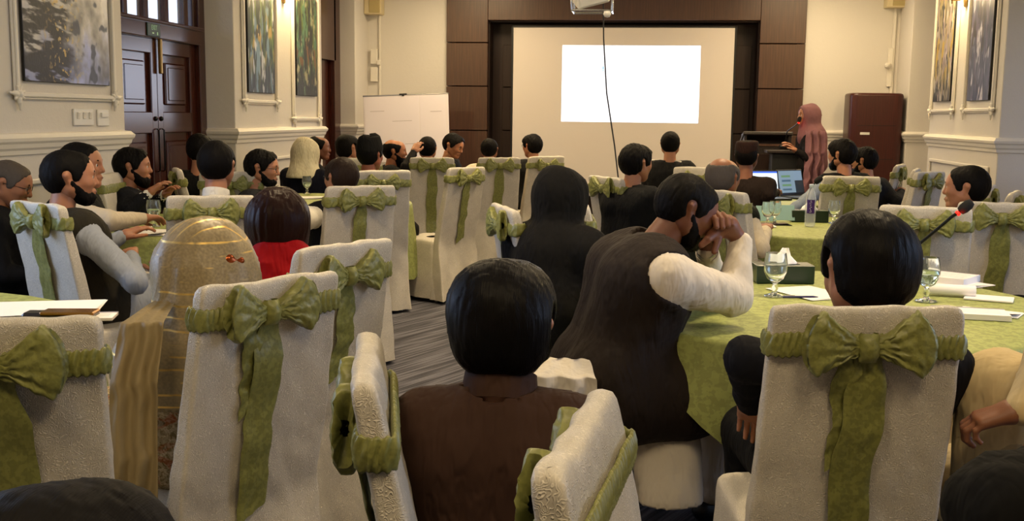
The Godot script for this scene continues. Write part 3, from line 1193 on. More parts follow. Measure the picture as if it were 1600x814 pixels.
func painting(label: String, at: Vector3, w: float, h: float, fw: float, fh: float, turn: float, art: Image) -> void:
	# canvas (w by h) in the middle of a white moulded frame (fw by fh); faces +z before it is turned
	var t := thing("painting", label, "painting", at, turn, "")
	var m := mat(Color.WHITE, 0.45, 0.0, 0.5)
	m.albedo_texture = tex(art)
	with_normal(m, M.plaster_map, 0.15)
	var s := Soup.new()
	s.box(Vector3.ZERO, Vector3(w, h, 0.018), 0.003)
	obj("canvas_edge", s.mesh(), M.black, t, Vector3(0, 0, 0.012))
	var q := QuadMesh.new()
	q.size = Vector2(w - 0.006, h - 0.006)
	obj("canvas", q, m, t, Vector3(0, 0, 0.0217))
	for e in [-1.0, 1.0]:
		obj("frame_moulding", boxes([[Vector3(0, 0, 0), Vector3(fw, 0.03, 0.03)], [Vector3(0, e * 0.022, -0.004), Vector3(fw + 0.03, 0.014, 0.018)]], 0.006), M.trim, t, Vector3(0, e * fh * 0.5, 0.012))
		obj("frame_moulding", boxes([[Vector3(0, 0, 0), Vector3(0.03, fh, 0.03)], [Vector3(e * 0.022, 0, -0.004), Vector3(0.014, fh + 0.03, 0.018)]], 0.006), M.trim, t, Vector3(e * fw * 0.5, 0, 0.012))
		for f in [-1.0, 1.0]:
			obj("corner_ornament", shape("corner", corner_shape), M.trim, t, Vector3(e * fw * 0.5, f * fh * 0.5, 0.02), Vector3(0, 0, 0 if e * f > 0 else PI / 2))

func corner_shape() -> ArrayMesh:
	var l := []
	for k in 7:
		var a := -0.25 + 0.42 * k
		l.append([Vector3(0.03 * cos(a * 2.0), 0.03 * sin(a * 2.0), 0), Vector3(0.052 * cos(a * 2.0), 0.052 * sin(a * 2.0), 0.004), 0.012, 0.009, 0.008])
	l.append([Vector3(-0.09, 0.01, 0), Vector3(-0.03, 0.0, 0.004), 0.008, 0.015, 0.01])
	l.append([Vector3(0.01, -0.09, 0), Vector3(0.0, -0.03, 0.004), 0.008, 0.015, 0.01])
	l.append([V, Vector3(0, 0, 0.01), 0.02, 0.018, 0.01])
	return net_mesh(l, 0.006)

func art_waves() -> Image:
	var a := noise(21, 1.0, 4)
	var b := noise(22, 1.0, 3)
	return picture(256, 352, func(u, v):
		var cloud := b.get_noise_2d(u * 3.4 + 2.0, v * 4.2)
		var fine := b.get_noise_2d(u * 14.0, v * 17.0)
		var edge := smoothstep(0.40, 0.62, u + 0.22 * a.get_noise_2d(u * 2.0, v * 7.0) + 0.16 * cloud)
		var streak := a.get_noise_2d(u * 3.0, v * 17.0 - u * 2.0) + 0.25 * a.get_noise_2d(u * 8.0, v * 60.0)
		var left := lerpf(0.05, 0.80, smoothstep(-0.08, 0.42, streak))
		var right := clampf(0.76 + 0.42 * cloud + 0.10 * fine, 0.15, 0.95)
		var k := lerpf(left, right, edge)
		var c := Color(k, k * 0.985, k * 0.96)
		c = c.lerp(Color(k * 0.62, k * 0.68, k * 0.90 + 0.05), smoothstep(0.70, 0.98, v + 0.2 * cloud) * 0.8)
		if u < 0.62:
			c = c.lerp(Color(0.07, 0.08, 0.12), smoothstep(0.83, 0.88, v + 0.06 * cloud) * (1.0 - smoothstep(0.90, 0.95, v + 0.06 * cloud)) * (1.0 - smoothstep(0.45, 0.62, u)))
		var gold := smoothstep(0.30, 0.40, b.get_noise_2d(u * 17.0 + 5.0, v * 22.0)) * clampf(1.0 - absf(u - 0.42) * 3.4, 0.0, 1.0)
		c = c.lerp(Color(0.84, 0.72, 0.42), gold)
		var dark := smoothstep(0.26, 0.42, b.get_noise_2d(u * 4.0 + 9.0, v * 5.0 + 3.0)) * edge
		return c.lerp(Color(0.20, 0.23, 0.30), dark * 0.85))

func art_drips(seed_: int, tones: Array, accent: Color, pale: Color) -> Image:
	var a := noise(seed_, 1.0, 3)
	var b := noise(seed_ + 1, 1.0, 3)
	return picture(128, 288, func(u, v):
		var k := a.get_noise_2d(u * 4.5, v * 1.1)
		var j := b.get_noise_2d(u * 5.0 + 3.0, v * 1.6)
		var f := b.get_noise_2d(u * 18.0, v * 7.0)
		var c: Color = tones[0].lerp(tones[1], smoothstep(-0.18, 0.18, k + 0.25 * f))
		c = c.lerp(tones[2], smoothstep(0.02, 0.26, j + 0.2 * f))
		c = c.lerp(tones[3], smoothstep(0.78, 1.02, v + 0.5 * k + 0.2 * f))
		c = c.lerp(accent, smoothstep(0.14, 0.30, a.get_noise_2d(u * 3.6 + 9.0, v * 3.0)) * clampf(1.0 - absf(v - 0.6) * 2.6, 0.0, 1.0))
		c = c.lerp(pale, 0.75 * smoothstep(0.28, 0.42, b.get_noise_2d(u * 4.2 + 7.0, v * 3.2 + 2.0) + 0.12 * f))
		return c.lerp(tones[3], smoothstep(0.2, 0.34, a.get_noise_2d(u * 7.0 + 2.0, v * 5.0 + 8.0)) * 0.7))

func sconce(label: String, at: Vector3, out: Vector3) -> void:
	var t := thing("wall_lamp", label, "lamp", at, 0.0, "wall lamps between the paintings")
	obj("backplate", lathe([Vector2(0, -0.1), Vector2(0.035, -0.09), Vector2(0.05, 0), Vector2(0.035, 0.09), Vector2(0, 0.1)], 16), M.brass, t, out * 0.015).scale = Vector3(0.4, 1, 1)
	obj("arm", tube([out * 0.02, out * 0.07 + Vector3(0, -0.03, 0), out * 0.13 + Vector3(0, -0.03, 0), out * 0.14 + Vector3(0, 0.02, 0)], 0.009, 8), M.brass, t)
	obj("lamp_shade", lathe([Vector2(0.0, 0.03), Vector2(0.045, 0.035), Vector2(0.075, 0.09), Vector2(0.085, 0.17), Vector2(0.075, 0.235), Vector2(0.06, 0.26)], 20), emit(Color(1.0, 0.90, 0.70), 5.0), t, out * 0.14)
	obj("finial", lathe([Vector2(0, -0.07), Vector2(0.008, -0.06), Vector2(0.005, -0.045), Vector2(0.02, -0.02), Vector2(0.04, 0.02), Vector2(0.045, 0.035), Vector2(0, 0.035)], 14), M.brass, t, out * 0.14)
	var l := OmniLight3D.new()
	l.name = "bulb"
	t.add_child(l)
	l.position = out * 0.15 + Vector3(0, 0.13, 0)
	l.light_color = Color(1.0, 0.88, 0.64)
	l.light_energy = 0.9
	l.light_size = 0.09
	l.omni_range = 30.0
	l.omni_attenuation = 2.0
	l.shadow_enabled = true

func area(at: Vector3, look: Vector3, size: Vector2, color: Color, energy: float, called: String) -> void:
	var l := AreaLight3D.new()
	l.name = numbered(called)
	add_child(l)
	l.area_size = size
	l.light_color = color
	l.light_energy = energy
	l.area_range = 40.0
	l.area_attenuation = 2.0
	l.shadow_enabled = true
	l.look_at_from_position(at, at + look, Vector3.UP if absf(look.y) < 0.9 else Vector3.FORWARD)

func build_room() -> void:
	var top := 3.3
	wall_box("floor", Vector3(-6, -0.2, 4.2), Vector3(6, 0, -15.2), M.carpet)
	wall_box("ceiling", Vector3(-6, top, 4.2), Vector3(6, top + 0.2, -15.2), M.ceiling)
	# left wall: piers with recesses between them
	wall_box("wall_left", Vector3(-4.5, 0, -4.2), Vector3(-3.75, top, -7.36), M.wall)
	wall_box("wall_left", Vector3(-3.96, 0, -9.08), Vector3(-3.6, top, -11.62), M.wall)
	wall_box("wall_left", Vector3(-4.5, 0, 4.0), Vector3(-3.75, top, -2.2), M.wall)
	wall_box("wall_left", Vector3(-4.5, 0, -14.0), Vector3(-3.88, top, -15.0), M.wall)
	wall_box("wall_left", Vector3(-4.5, 2.72, -7.3), Vector3(-3.9, top, -9.2), M.wall)
	wall_box("wall_left", Vector3(-4.5, 2.6, -2.1), Vector3(-4.3, top, -4.3), M.wall)
	wall_box("wall_left", Vector3(-4.5, 0, -2.1), Vector3(-4.3, 0.9, -4.3), M.wall)
	wall_box("wall_right", Vector3(3.05, 0, -9.88), Vector3(4.6, top, -12.25), M.wall)
	wall_box("wall_right", Vector3(3.05, 0, -4.4), Vector3(4.6, top, -7.4), M.wall)
	wall_box("wall_right", Vector3(3.05, 0, 4.0), Vector3(4.6, top, -2.0), M.wall)
	wall_box("wall_right", Vector3(3.2, 0, -13.95), Vector3(4.6, top, -15.0), M.wall)
	wall_box("wall_right", Vector3(4.0, 0, -12.2), Vector3(4.6, top, -14.0), M.wall)
	for z in [[-7.3, -9.95], [-1.9, -4.5]]:
		wall_box("wall_right", Vector3(3.9, 2.6, z[0]), Vector3(4.6, top, z[1]), M.wall)
		wall_box("wall_right", Vector3(3.9, 0, z[0]), Vector3(4.6, 0.9, z[1]), M.wall)
	wall_box("wall_far", Vector3(-4.5, 0, -14.65), Vector3(-2.7, top, -15.1), M.wall)
	wall_box("wall_far", Vector3(1.95, 0, -14.65), Vector3(4.6, top, -15.1), M.wall)
	wall_box("wall_far", Vector3(-2.8, 0, -14.98), Vector3(2.1, top, -15.1), M.dark_veneer)
	wall_box("wall_near", Vector3(-4.5, 0, 4.0), Vector3(4.6, top, 4.2), M.wall)
	# rails and skirting
	rail([Vector2(-3.75, -4.2), Vector2(-3.75, -7.36), Vector2(-3.95, -7.36)], "trim_1")
	rail([Vector2(-3.92, -9.08), Vector2(-3.6, -9.08), Vector2(-3.6, -11.62), Vector2(-3.9, -11.62)], "trim_2")
	rail([Vector2(-4.3, -14.0), Vector2(-3.88, -14.0), Vector2(-3.88, -14.65), Vector2(-2.76, -14.65)], "trim_3")
	rail([Vector2(2.01, -14.65), Vector2(3.2, -14.65), Vector2(3.2, -13.95), Vector2(4.0, -13.95)], "trim_4")
	rail([Vector2(3.4, -12.25), Vector2(3.05, -12.25), Vector2(3.05, -9.88), Vector2(3.9, -9.88)], "trim_5")
	var skirt := [Vector2(0, 0.0), Vector2(0.02, 0.0), Vector2(0.02, 0.13), Vector2(0.008, 0.15), Vector2(0, 0.15)]
	sweep([Vector2(-3.75, 4.0), Vector2(-3.75, -7.36), Vector2(-3.95, -7.36)], skirt, "baseboard_left", 0.0)
	sweep([Vector2(-3.92, -9.08), Vector2(-3.6, -9.08), Vector2(-3.6, -11.62), Vector2(-3.9, -11.62)], skirt, "baseboard_left", 0.0)
	sweep([Vector2(-3.88, -14.65), Vector2(-2.76, -14.65)], skirt, "baseboard_far", 0.0)
	sweep([Vector2(2.01, -14.65), Vector2(3.2, -14.65)], skirt, "baseboard_far", 0.0)
	sweep([Vector2(3.4, -12.25), Vector2(3.05, -12.25), Vector2(3.05, -9.88), Vector2(3.9, -9.88)], skirt, "baseboard_right", 0.0)
	# dado fields
	framed_panel("trim_6", Vector3(-3.735, 0.62, -5.6), 2.4, 0.72, PI / 2)
	framed_panel("trim_7", Vector3(-3.585, 0.62, -10.35), 2.1, 0.72, PI / 2)
	framed_panel("trim_8", Vector3(3.035, 0.62, -11.08), 2.0, 0.76, -PI / 2)
	# brown panelling round the niche: each panel a piece, joints recessed
	var pane := Node3D.new()
	pane.name = "wall_panelling"
	pane.set_meta("kind", "structure")
	add_child(pane)
	var lv := [0.0, 0.60, 1.21, 1.81, 2.395, 3.0, 3.3]
	for k in lv.size() - 1:
		var h: float = lv[k + 1] - lv[k] - 0.012
		var y: float = (lv[k] + lv[k + 1]) * 0.5
		obj("panel", box(Vector3(0.565, h, 0.1), 0.004), M.veneer, pane, Vector3(-2.475, y, -14.62))
		obj("panel", box(Vector3(0.585, h, 0.1), 0.004), M.veneer, pane, Vector3(1.715, y, -14.62))
		if y < 2.4:
			obj("panel", box(Vector3(0.40, h, 0.04), 0.004), M.dark_veneer, pane, Vector3(-1.83, y, -14.95))
			obj("panel", box(Vector3(0.40, h, 0.04), 0.004), M.dark_veneer, pane, Vector3(1.15, y, -14.95))
	obj("panel", box(Vector3(3.61, 0.6, 0.1), 0.004), M.veneer, pane, Vector3(-0.385, 2.995, -14.62))
	obj("panel", box(Vector3(3.2, 0.34, 0.1), 0.004), M.dark_veneer, pane, Vector3(-0.385, 0.18, -14.9))
	for s in [-2.185, 1.415]:
		obj("jamb", box(Vector3(0.02, 2.7, 0.3), 0.002), M.dark_veneer, pane, Vector3(s, 1.35, -14.82))
	obj("jamb", box(Vector3(3.6, 0.02, 0.3), 0.002), M.dark_veneer, pane, Vector3(-0.385, 2.685, -14.82))
	# door in the left recess
	build_door()
	# dark frame of the next door, seen at the edge of the second recess
	var d2 := Node3D.new()
	d2.name = "door_2"
	d2.set_meta("kind", "structure")
	add_child(d2)
	obj("door_leaf", box(Vector3(0.06, 2.1, 1.7), 0.004), M.door, d2, Vector3(-4.18, 1.05, -12.8))
	obj("door_frame", boxes([[Vector3(-4.13, 1.5, -13.86), Vector3(0.1, 3.0, 0.26)], [Vector3(-4.13, 1.5, -11.72), Vector3(0.1, 3.0, 0.2)], [Vector3(-4.13, 2.55, -12.8), Vector3(0.1, 0.9, 2.0)]], 0.004), M.door, d2)
	wall_box("wall_left", Vector3(-4.5, 0, -11.5), Vector3(-4.22, top, -14.1), M.wall)
	# windows out of the frame, which let the daylight in
	for w in [[-4.36, -3.2, 1.0, 2.0], [4.0, -8.6, -1.0, 2.3], [4.0, -3.2, -1.0, 2.3]]:
		var o := Node3D.new()
		o.name = numbered("window_1")
		o.set_meta("kind", "structure")
		add_child(o)
		o.position = Vector3(w[0], 1.75, w[1])
		var wd: float = w[3] + 0.3
		obj("window_frame", boxes([[Vector3(0, 0.82, 0), Vector3(0.08, 0.08, wd)], [Vector3(0, -0.82, 0), Vector3(0.08, 0.08, wd)], [Vector3(0, 0, 0), Vector3(0.06, 1.7, 0.06)], [Vector3(0, 0, wd * 0.5 - 0.04), Vector3(0.08, 1.7, 0.08)], [Vector3(0, 0, -wd * 0.5 + 0.04), Vector3(0.08, 1.7, 0.08)]], 0.006), M.door, o)
		for s in [-1.0, 1.0]:
			obj("pane", box(Vector3(0.006, 1.6, wd * 0.5 - 0.1), 0.001), M.pane, o, Vector3(0, 0, s * (wd * 0.25 - 0.01)))

func build_door() -> void:
	var d := Node3D.new()
	d.name = "door_1"
	d.set_meta("kind", "structure")
	add_child(d)
	d.position = Vector3(-3.92, 0, -8.2)
	# frame, transom bar and transom posts; x points into the room
	obj("door_frame", boxes([[Vector3(0, 1.38, -0.80), Vector3(0.14, 2.76, 0.12)], [Vector3(0, 1.38, 0.82), Vector3(0.14, 2.76, 0.12)], [Vector3(0, 2.7, 0), Vector3(0.14, 0.12, 1.7)]], 0.008), M.door, d)
	obj("transom_bar", boxes([[Vector3(0.02, 2.055, 0), Vector3(0.12, 0.14, 1.54)], [Vector3(0.055, 2.115, 0), Vector3(0.1, 0.03, 1.54)]], 0.008), M.door, d)
	for z in [-0.74, -0.57, -0.20, 0.16, 0.50, 0.74]:
		obj("transom_post", box(Vector3(0.07, 0.56, 0.07), 0.008), M.door, d, Vector3(0, 2.38, z))
	for z in [-0.385, -0.02, 0.33]:
		obj("pane", box(Vector3(0.006, 0.54, 0.34), 0.001), M.pane, d, Vector3(-0.01, 2.38, z))
	for s in [-1.0, 1.0]:
		var leaf := obj("door_leaf", boxes([
			[Vector3(0, 1.0, s * 0.05), Vector3(0.05, 1.98, 0.1)], [Vector3(0, 1.0, s * 0.685), Vector3(0.05, 1.98, 0.11)],
			[Vector3(0, 1.93, s * 0.37), Vector3(0.05, 0.12, 0.56)], [Vector3(0, 1.33, s * 0.37), Vector3(0.05, 0.17, 0.56)], [Vector3(0, 0.13, s * 0.37), Vector3(0.05, 0.24, 0.56)],
			[Vector3(-0.012, 1.0, s * 0.37), Vector3(0.016, 1.8, 0.56)]], 0.007), M.door, d)
		for p in [[1.64, 0.44], [0.74, 0.98]]:
			obj("raised_panel", boxes([[Vector3(0, 0, 0), Vector3(0.03, p[1] - 0.1, 0.38)], [Vector3(0.006, 0, 0), Vector3(0.03, p[1] - 0.16, 0.32)]], 0.012), M.door, leaf, Vector3(0.0, p[0], s * 0.37))
		obj("door_handle", tube([Vector3(0.03, 1.28, s * 0.045), Vector3(0.05, 1.27, s * 0.045), Vector3(0.05, 0.95, s * 0.045), Vector3(0.03, 0.94, s * 0.045)], 0.007, 8), M.black_metal, leaf)
		obj("lock_plate", lathe([Vector2(0, 0), Vector2(0.02, 0.0), Vector2(0.016, 0.012), Vector2(0, 0.014)], 14), M.black_metal, leaf, Vector3(0.026, 1.36, s * 0.05), Vector3(0, 0, -PI / 2))
	obj("door_bolt", boxes([[Vector3(0.05, 1.88, -0.02), Vector3(0.03, 0.33, 0.03)], [Vector3(0.04, 2.03, -0.02), Vector3(0.05, 0.05, 0.05)]], 0.006), M.brass, d)
	# the yard wall outside, seen through the third pane
	var yard := struct("wall_yard", box(Vector3(0.2, 5, 3.0), 0.01), mat(Color(0.66, 0.55, 0.42), 0.9), Vector3(-6.6, 1.5, -15.75))
	yard.rotation.y = 0.2
	# exit sign
	var t := thing("exit_sign", "small green exit sign above the dark brown double door", "sign", Vector3(-3.835, 2.045, -8.04))
	obj("plate", box(Vector3(0.012, 0.10, 0.22), 0.003), mat(Color(0.035, 0.20, 0.12), 0.4), t)
	var tm := TextMesh.new()
	tm.text = "EXIT"
	var f := SystemFont.new()
	f.font_names = PackedStringArray(["Droid Sans"])
	tm.font = f
	tm.font_size = 24
	tm.pixel_size = 0.0021
	tm.depth = 0.002
	obj("lettering", tm, mat(Color(0.7, 0.88, 0.76), 0.5), t, Vector3(0.007, 0.018, 0), Vector3(0, PI / 2, 0))
	obj("arrow", boxes([[Vector3(0, 0, 0.02), Vector3(0.002, 0.012, 0.03)], [Vector3(0, 0, -0.055), Vector3(0.002, 0.024, 0.018)]], 0.001), mat(Color(0.7, 0.88, 0.76), 0.5), t, Vector3(0.007, -0.025, 0))

# ------------------------------------------------------------------ tables and what stands on them
func round_table(label: String, at: Vector3, r: float, seed_: int, phase := 0.0) -> void:
	var t := thing("round_table", label, "table", Vector3(at.x, 0, at.z), 0.0, "round banquet tables")
	var ns := noise(seed_, 1.0, 2)
	var rows := []
	var n := 96
	# square overlay: its corners hang lower than its sides
	var ys := [0.752, 0.752, 0.751, 0.747, 0.735, 0.71, 0.67, 0.62, 0.56, 0.50, 0.44, 0.40]
	var rs := [0.001, 0.6, 0.985, 1.0, 1.008, 1.01, 1.012, 1.015, 1.02, 1.025, 1.03, 1.03]
	for k in ys.size():
		var row := PackedVector3Array()
		var drop: float = maxf(0.0, 0.735 - ys[k])
		for j in n:
			var a := TAU * j / n
			var w: float = sin(a * 13.0 + 2.0 * ns.get_noise_2d(cos(a) * 2.0, sin(a) * 2.0) + seed_) * drop * 0.11 + drop * 0.12 * ns.get_noise_2d(cos(a) * 4.0, sin(a) * 4.0)
			var yy: float = ys[k]
			if yy < 0.735:
				yy = 0.735 - drop * (1.0 + 0.66 * cos(4.0 * a + phase))
			row.append(Vector3(cos(a), 0, sin(a)) * (r * rs[k] + w) + Vector3(0, yy + 0.0015 * ns.get_noise_2d(cos(a) * r * rs[k] * 7.0, sin(a) * r * rs[k] * 7.0), 0))
		rows.append(row)
	obj("tablecloth", skin_of(rows, true, false), M.tablecloth, t)
	obj("tabletop", lathe([Vector2(0, 0.715), Vector2(r - 0.02, 0.715), Vector2(r - 0.012, 0.73), Vector2(r - 0.02, 0.742), Vector2(0, 0.742)], 32), M.lectern, t)
	obj("pedestal", lathe([Vector2(0, 0.0), Vector2(0.3, 0.01), Vector2(0.28, 0.04), Vector2(0.06, 0.08), Vector2(0.05, 0.7), Vector2(0, 0.71)], 16), M.black_metal, t)

const TT := 0.754   # top of the cloth

func goblet(label: String, at: Vector3, fill: float, s := 1.0) -> void:
	var t := thing("water_goblet", label, "glass", Vector3(at.x, TT, at.z), 0.0, "stemmed water glasses")
	obj("bowl", shape("goblet", func(): return lathe([Vector2(0, 0.0), Vector2(0.033, 0.001), Vector2(0.034, 0.004), Vector2(0.012, 0.010), Vector2(0.007, 0.018), Vector2(0.012, 0.028), Vector2(0.007, 0.038), Vector2(0.008, 0.046), Vector2(0.026, 0.060), Vector2(0.038, 0.085), Vector2(0.040, 0.11), Vector2(0.034, 0.148), Vector2(0.0325, 0.148), Vector2(0.0382, 0.11), Vector2(0.036, 0.086), Vector2(0.024, 0.063), Vector2(0.0, 0.054)], 28)), M.glass, t).scale = Vector3(s, s, s)
	if fill > 0.0:
		obj("water", shape("water%s" % fill, func(): return lathe([Vector2(0, 0.0545), Vector2(0.0238, 0.0635), Vector2(0.0355, 0.0865), Vector2(lerpf(0.0357, 0.0376, fill), 0.0865 + 0.023 * fill), Vector2(0, 0.0865 + 0.023 * fill)], 24)), M.water, t).scale = Vector3(s, s, s)

func tissue_box(label: String, at: Vector3, turn: float) -> void:
	var t := thing("tissue_box", label, "tissue box", Vector3(at.x, TT, at.z), turn, "green tissue boxes")
	obj("box_body", box(Vector3(0.235, 0.075, 0.115), 0.003), M.tissue_box, t, Vector3(0, 0.038, 0))
	obj("opening", boxes([[Vector3(0, 0.076, 0), Vector3(0.13, 0.002, 0.045)]], 0.0005), M.black, t)
	var ns := noise(8, 1.0, 2)
	var rows := []
	for k in 9:
		var v := k / 8.0
		var row := PackedVector3Array()
		for j in 16:
			var a := TAU * j / 16
			var w := lerpf(0.05, 0.008, v) + 0.012 * ns.get_noise_2d(cos(a) * 2.0 + v, sin(a) * 2.0)
			row.append(Vector3(cos(a) * w * 1.1 + 0.01 * v, 0.076 + 0.065 * v, sin(a) * w * 0.5 + 0.006 * sin(a * 3.0) * v))
		rows.append(row)
	obj("tissue", skin_of(rows, true, false), M.tissue, t)

func bottle(label: String, at: Vector3) -> void:
	var t := thing("water_bottle", label, "bottle", Vector3(at.x, TT, at.z))
	var prof := [Vector2(0, 0.004), Vector2(0.026, 0.0), Vector2(0.033, 0.006)]
	for k in 7:
		prof.append(Vector2(0.0335 if k % 2 == 0 else 0.032, 0.02 + 0.012 * k))
	prof.append_array([Vector2(0.0335, 0.11), Vector2(0.0335, 0.165), Vector2(0.032, 0.18), Vector2(0.027, 0.205), Vector2(0.018, 0.228), Vector2(0.0125, 0.238), Vector2(0.0125, 0.25), Vector2(0, 0.25)])
	var m := mat(Color(0.88, 0.9, 0.95, 0.30), 0.12)
	m.transparency = BaseMaterial3D.TRANSPARENCY_ALPHA
	obj("bottle_body", lathe(prof, 28), m, t)
	obj("cap", lathe([Vector2(0, 0.246), Vector2(0.0145, 0.246), Vector2(0.0145, 0.262), Vector2(0.013, 0.265), Vector2(0, 0.265)], 20), mat(Color(0.8, 0.84, 0.9), 0.3), t)
	# wrapped label: purple with pale upright lettering
	var rows := []
	for k in 2:
		var row := PackedVector3Array()
		for j in 9:
			var a := lerpf(0.85, 2.3, j / 8.0)
			row.append(Vector3(cos(a) * 0.0345, 0.085 + 0.085 * k, sin(a) * 0.0345))
		rows.append(row)
	obj("label_band", skin_of(rows, false, false), mat(Color(0.23, 0.07, 0.42), 0.5), t)
	# its lettering cannot be read: pale upright strokes of a word
	var strokes := []
	for k in 8:
		var y := 0.094 + 0.0095 * k
		strokes.append([Vector3(-0.003 + 0.003 * (k % 2), y, 0), Vector3(0.011 - 0.003 * (k % 3), 0.0018, 0.001)])
		strokes.append([Vector3(0.004 - 0.005 * (k % 3), y + 0.003, 0), Vector3(0.002, 0.005, 0.001)])
	obj("lettering", boxes(strokes, 0.0003), mat(Color(0.9, 0.85, 0.95), 0.5), t, Vector3(0, 0, 0.0352))
	t.rotation.y = -0.1

func sheets(label: String, at: Vector3, w: float, d: float, turn: float, kind := "paper", h := 0.004) -> void:
	var t := thing("notepad" if kind == "pad" else "paper_sheet" if kind == "paper" else "folder", label, "notepad" if kind == "pad" else "paper" if kind == "paper" else "folder", Vector3(at.x, TT, at.z), turn)
	if kind == "pad":
		obj("pages", box(Vector3(w, h, d), 0.001), M.paper, t, Vector3(0, h * 0.5, 0))
		obj("binding", box(Vector3(w, h + 0.001, 0.018), 0.001), mat(Color(0.55, 0.53, 0.56), 0.6), t, Vector3(0, h * 0.5, -d * 0.5 + 0.009))
		obj("ruled_line", boxes([[Vector3(0, h, -d * 0.2), Vector3(w * 0.8, 0.0006, 0.002)], [Vector3(0, h, 0), Vector3(w * 0.8, 0.0006, 0.002)], [Vector3(0, h, d * 0.2), Vector3(w * 0.8, 0.0006, 0.002)]], 0.0002), mat(Color(0.6, 0.6, 0.68), 0.8), t)
	else:
		var rows := []
		for k in 8:
			var row := PackedVector3Array()
			for j in 8:
				var x := lerpf(-w, w, j / 7.0) * 0.5
				var z := lerpf(-d, d, k / 7.0) * 0.5
				row.append(Vector3(x, 0.0025 + 0.012 * pow(maxf(0.0, (x / w + z / d) * 1.0), 2.0), z))
			rows.append(row)
		obj("sheet", skin_of(rows, false, true), M.paper if kind == "paper" else mat(Color(0.28, 0.08, 0.06), 0.4), t)
		obj("sheet_below", box(Vector3(w, 0.002, d), 0.0005), M.paper if kind == "paper" else M.black, t, Vector3(0.006, 0.001, 0.004))

func rolled_pad(label: String, at: Vector3, turn: float) -> void:
	# pad of sheets with its pages turned over in a roll
	var t := thing("notepad", label, "notepad", Vector3(at.x, TT, at.z), turn)
	obj("pages", box(Vector3(0.17, 0.006, 0.12), 0.001), M.paper, t, Vector3(0.09, 0.003, 0))
	var rows := []
	for k in 15:
		var a := lerpf(-PI * 0.5, PI * 1.1, k / 14.0)
		rows.append(PackedVector3Array([Vector3(-0.06 + 0.024 * cos(a) * 1.0, 0.026 + 0.024 * sin(a), -0.06), Vector3(0.05 + 0.024 * cos(a) * 0.3, 0.026 + 0.024 * sin(a), 0.06)]))
	obj("turned_pages", tube([Vector3(-0.12, 0.024, 0.02), Vector3(-0.06, 0.024, 0.012), Vector3(0.0, 0.024, 0.0), Vector3(0.04, 0.024, -0.01)], 0.022, 20), M.paper, t)

func laptop(label: String, at: Vector3, turn: float, art: Image, glow: float, tilt := 0.3) -> void:
	# the screen looks along +z
	var t := thing("laptop", label, "laptop", Vector3(at.x, TT, at.z), turn, "laptops on the front table")
	obj("keyboard_base", box(Vector3(0.33, 0.016, 0.23), 0.004), mat(Color(0.10, 0.10, 0.11), 0.4), t, Vector3(0, 0.008, 0.115))
	var lid := obj("lid", box(Vector3(0.33, 0.225, 0.008), 0.003), mat(Color(0.06, 0.065, 0.09), 0.4), t, Vector3(0, 0.016 + 0.1125 * cos(tilt), -0.1125 * sin(tilt)), Vector3(-tilt, 0, 0))
	var q := QuadMesh.new()
	q.size = Vector2(0.305, 0.19)
	var m := mat(Color(0.1, 0.1, 0.1), 0.4)
	m.emission_enabled = true
	m.emission = Color.WHITE
	m.emission_operator = BaseMaterial3D.EMISSION_OP_MULTIPLY
	m.emission_texture = tex(art)
	m.emission_energy_multiplier = glow
	obj("screen", q, m, lid, Vector3(0, 0.006, 0.0048))
	var l := AreaLight3D.new()
	l.name = "screen_light"
	t.add_child(l)
	l.area_size = Vector2(0.3, 0.19)
	l.light_energy = 0.012
	l.light_color = Color(0.85, 0.92, 1.0)
	l.shadow_enabled = true
	l.position = Vector3(0, 0.016 + 0.115 * cos(tilt), -0.1125 * sin(tilt) + 0.02)
	l.rotation = Vector3(-tilt, PI, 0)

func gooseneck(label: String, base: Vector3, bend: Array, head_dir: Vector3, ring_on: bool, r := 0.006) -> void:
	var t := thing("gooseneck_microphone", label, "microphone", base, 0.0, "gooseneck microphones")
	obj("base", boxes([[Vector3(0, 0.018, 0), Vector3(0.11, 0.036, 0.13)]], 0.01), M.black, t)
	var pts := []
	for p in bend:
		pts.append(p - base)
	var fine := []
	for k in 20:
		var u := k / 19.0 * (pts.size() - 1)
		var i := mini(int(u), pts.size() - 2)
		fine.append(pts[i].lerp(pts[i + 1], u - i))
	obj("neck", tube(fine, r, 8), M.black_metal, t)
	var tip: Vector3 = pts[-1]
	var up := head_dir.normalized()
	var xx := up.cross(Vector3(0, 0, 1)).normalized()
	var hd := obj("foam_head", lathe([Vector2(0.004, 0), Vector2(0.016, 0.004), Vector2(0.021, 0.02), Vector2(0.021, 0.045), Vector2(0.014, 0.06), Vector2(0, 0.064)], 18), mat(Color(0.02, 0.02, 0.022), 0.95), t)
	hd.transform = Transform3D(Basis(xx, up, xx.cross(up)), tip)
	if ring_on:
		var rg := obj("light_ring", lathe([Vector2(0.008, -0.014), Vector2(0.011, -0.012), Vector2(0.011, -0.004), Vector2(0.008, -0.002)], 16), emit(Color(1.0, 0.12, 0.08), 0.9), t)
		rg.transform = hd.transform
		var l := OmniLight3D.new()
		l.name = "ring_glow"
		t.add_child(l)
		l.position = tip + Vector3(0, -0.008, 0.02)
		l.light_color = Color(1.0, 0.1, 0.06)
		l.light_energy = 0.0012
		l.light_size = 0.01
		l.shadow_enabled = true

func pen(label: String, at: Vector3, turn: float, c: Color) -> void:
	var t := thing("pen", label, "pen", Vector3(at.x, TT + 0.005, at.z), turn)
	obj("barrel", tube([Vector3(-0.065, 0, 0), Vector3(0.05, 0, 0), Vector3(0.07, 0, 0)], [0.0045, 0.0045, 0.001], 8), mat(c, 0.3), t)
	obj("clip", box(Vector3(0.04, 0.002, 0.003), 0.0005), M.chrome, t, Vector3(-0.04, 0.006, 0))

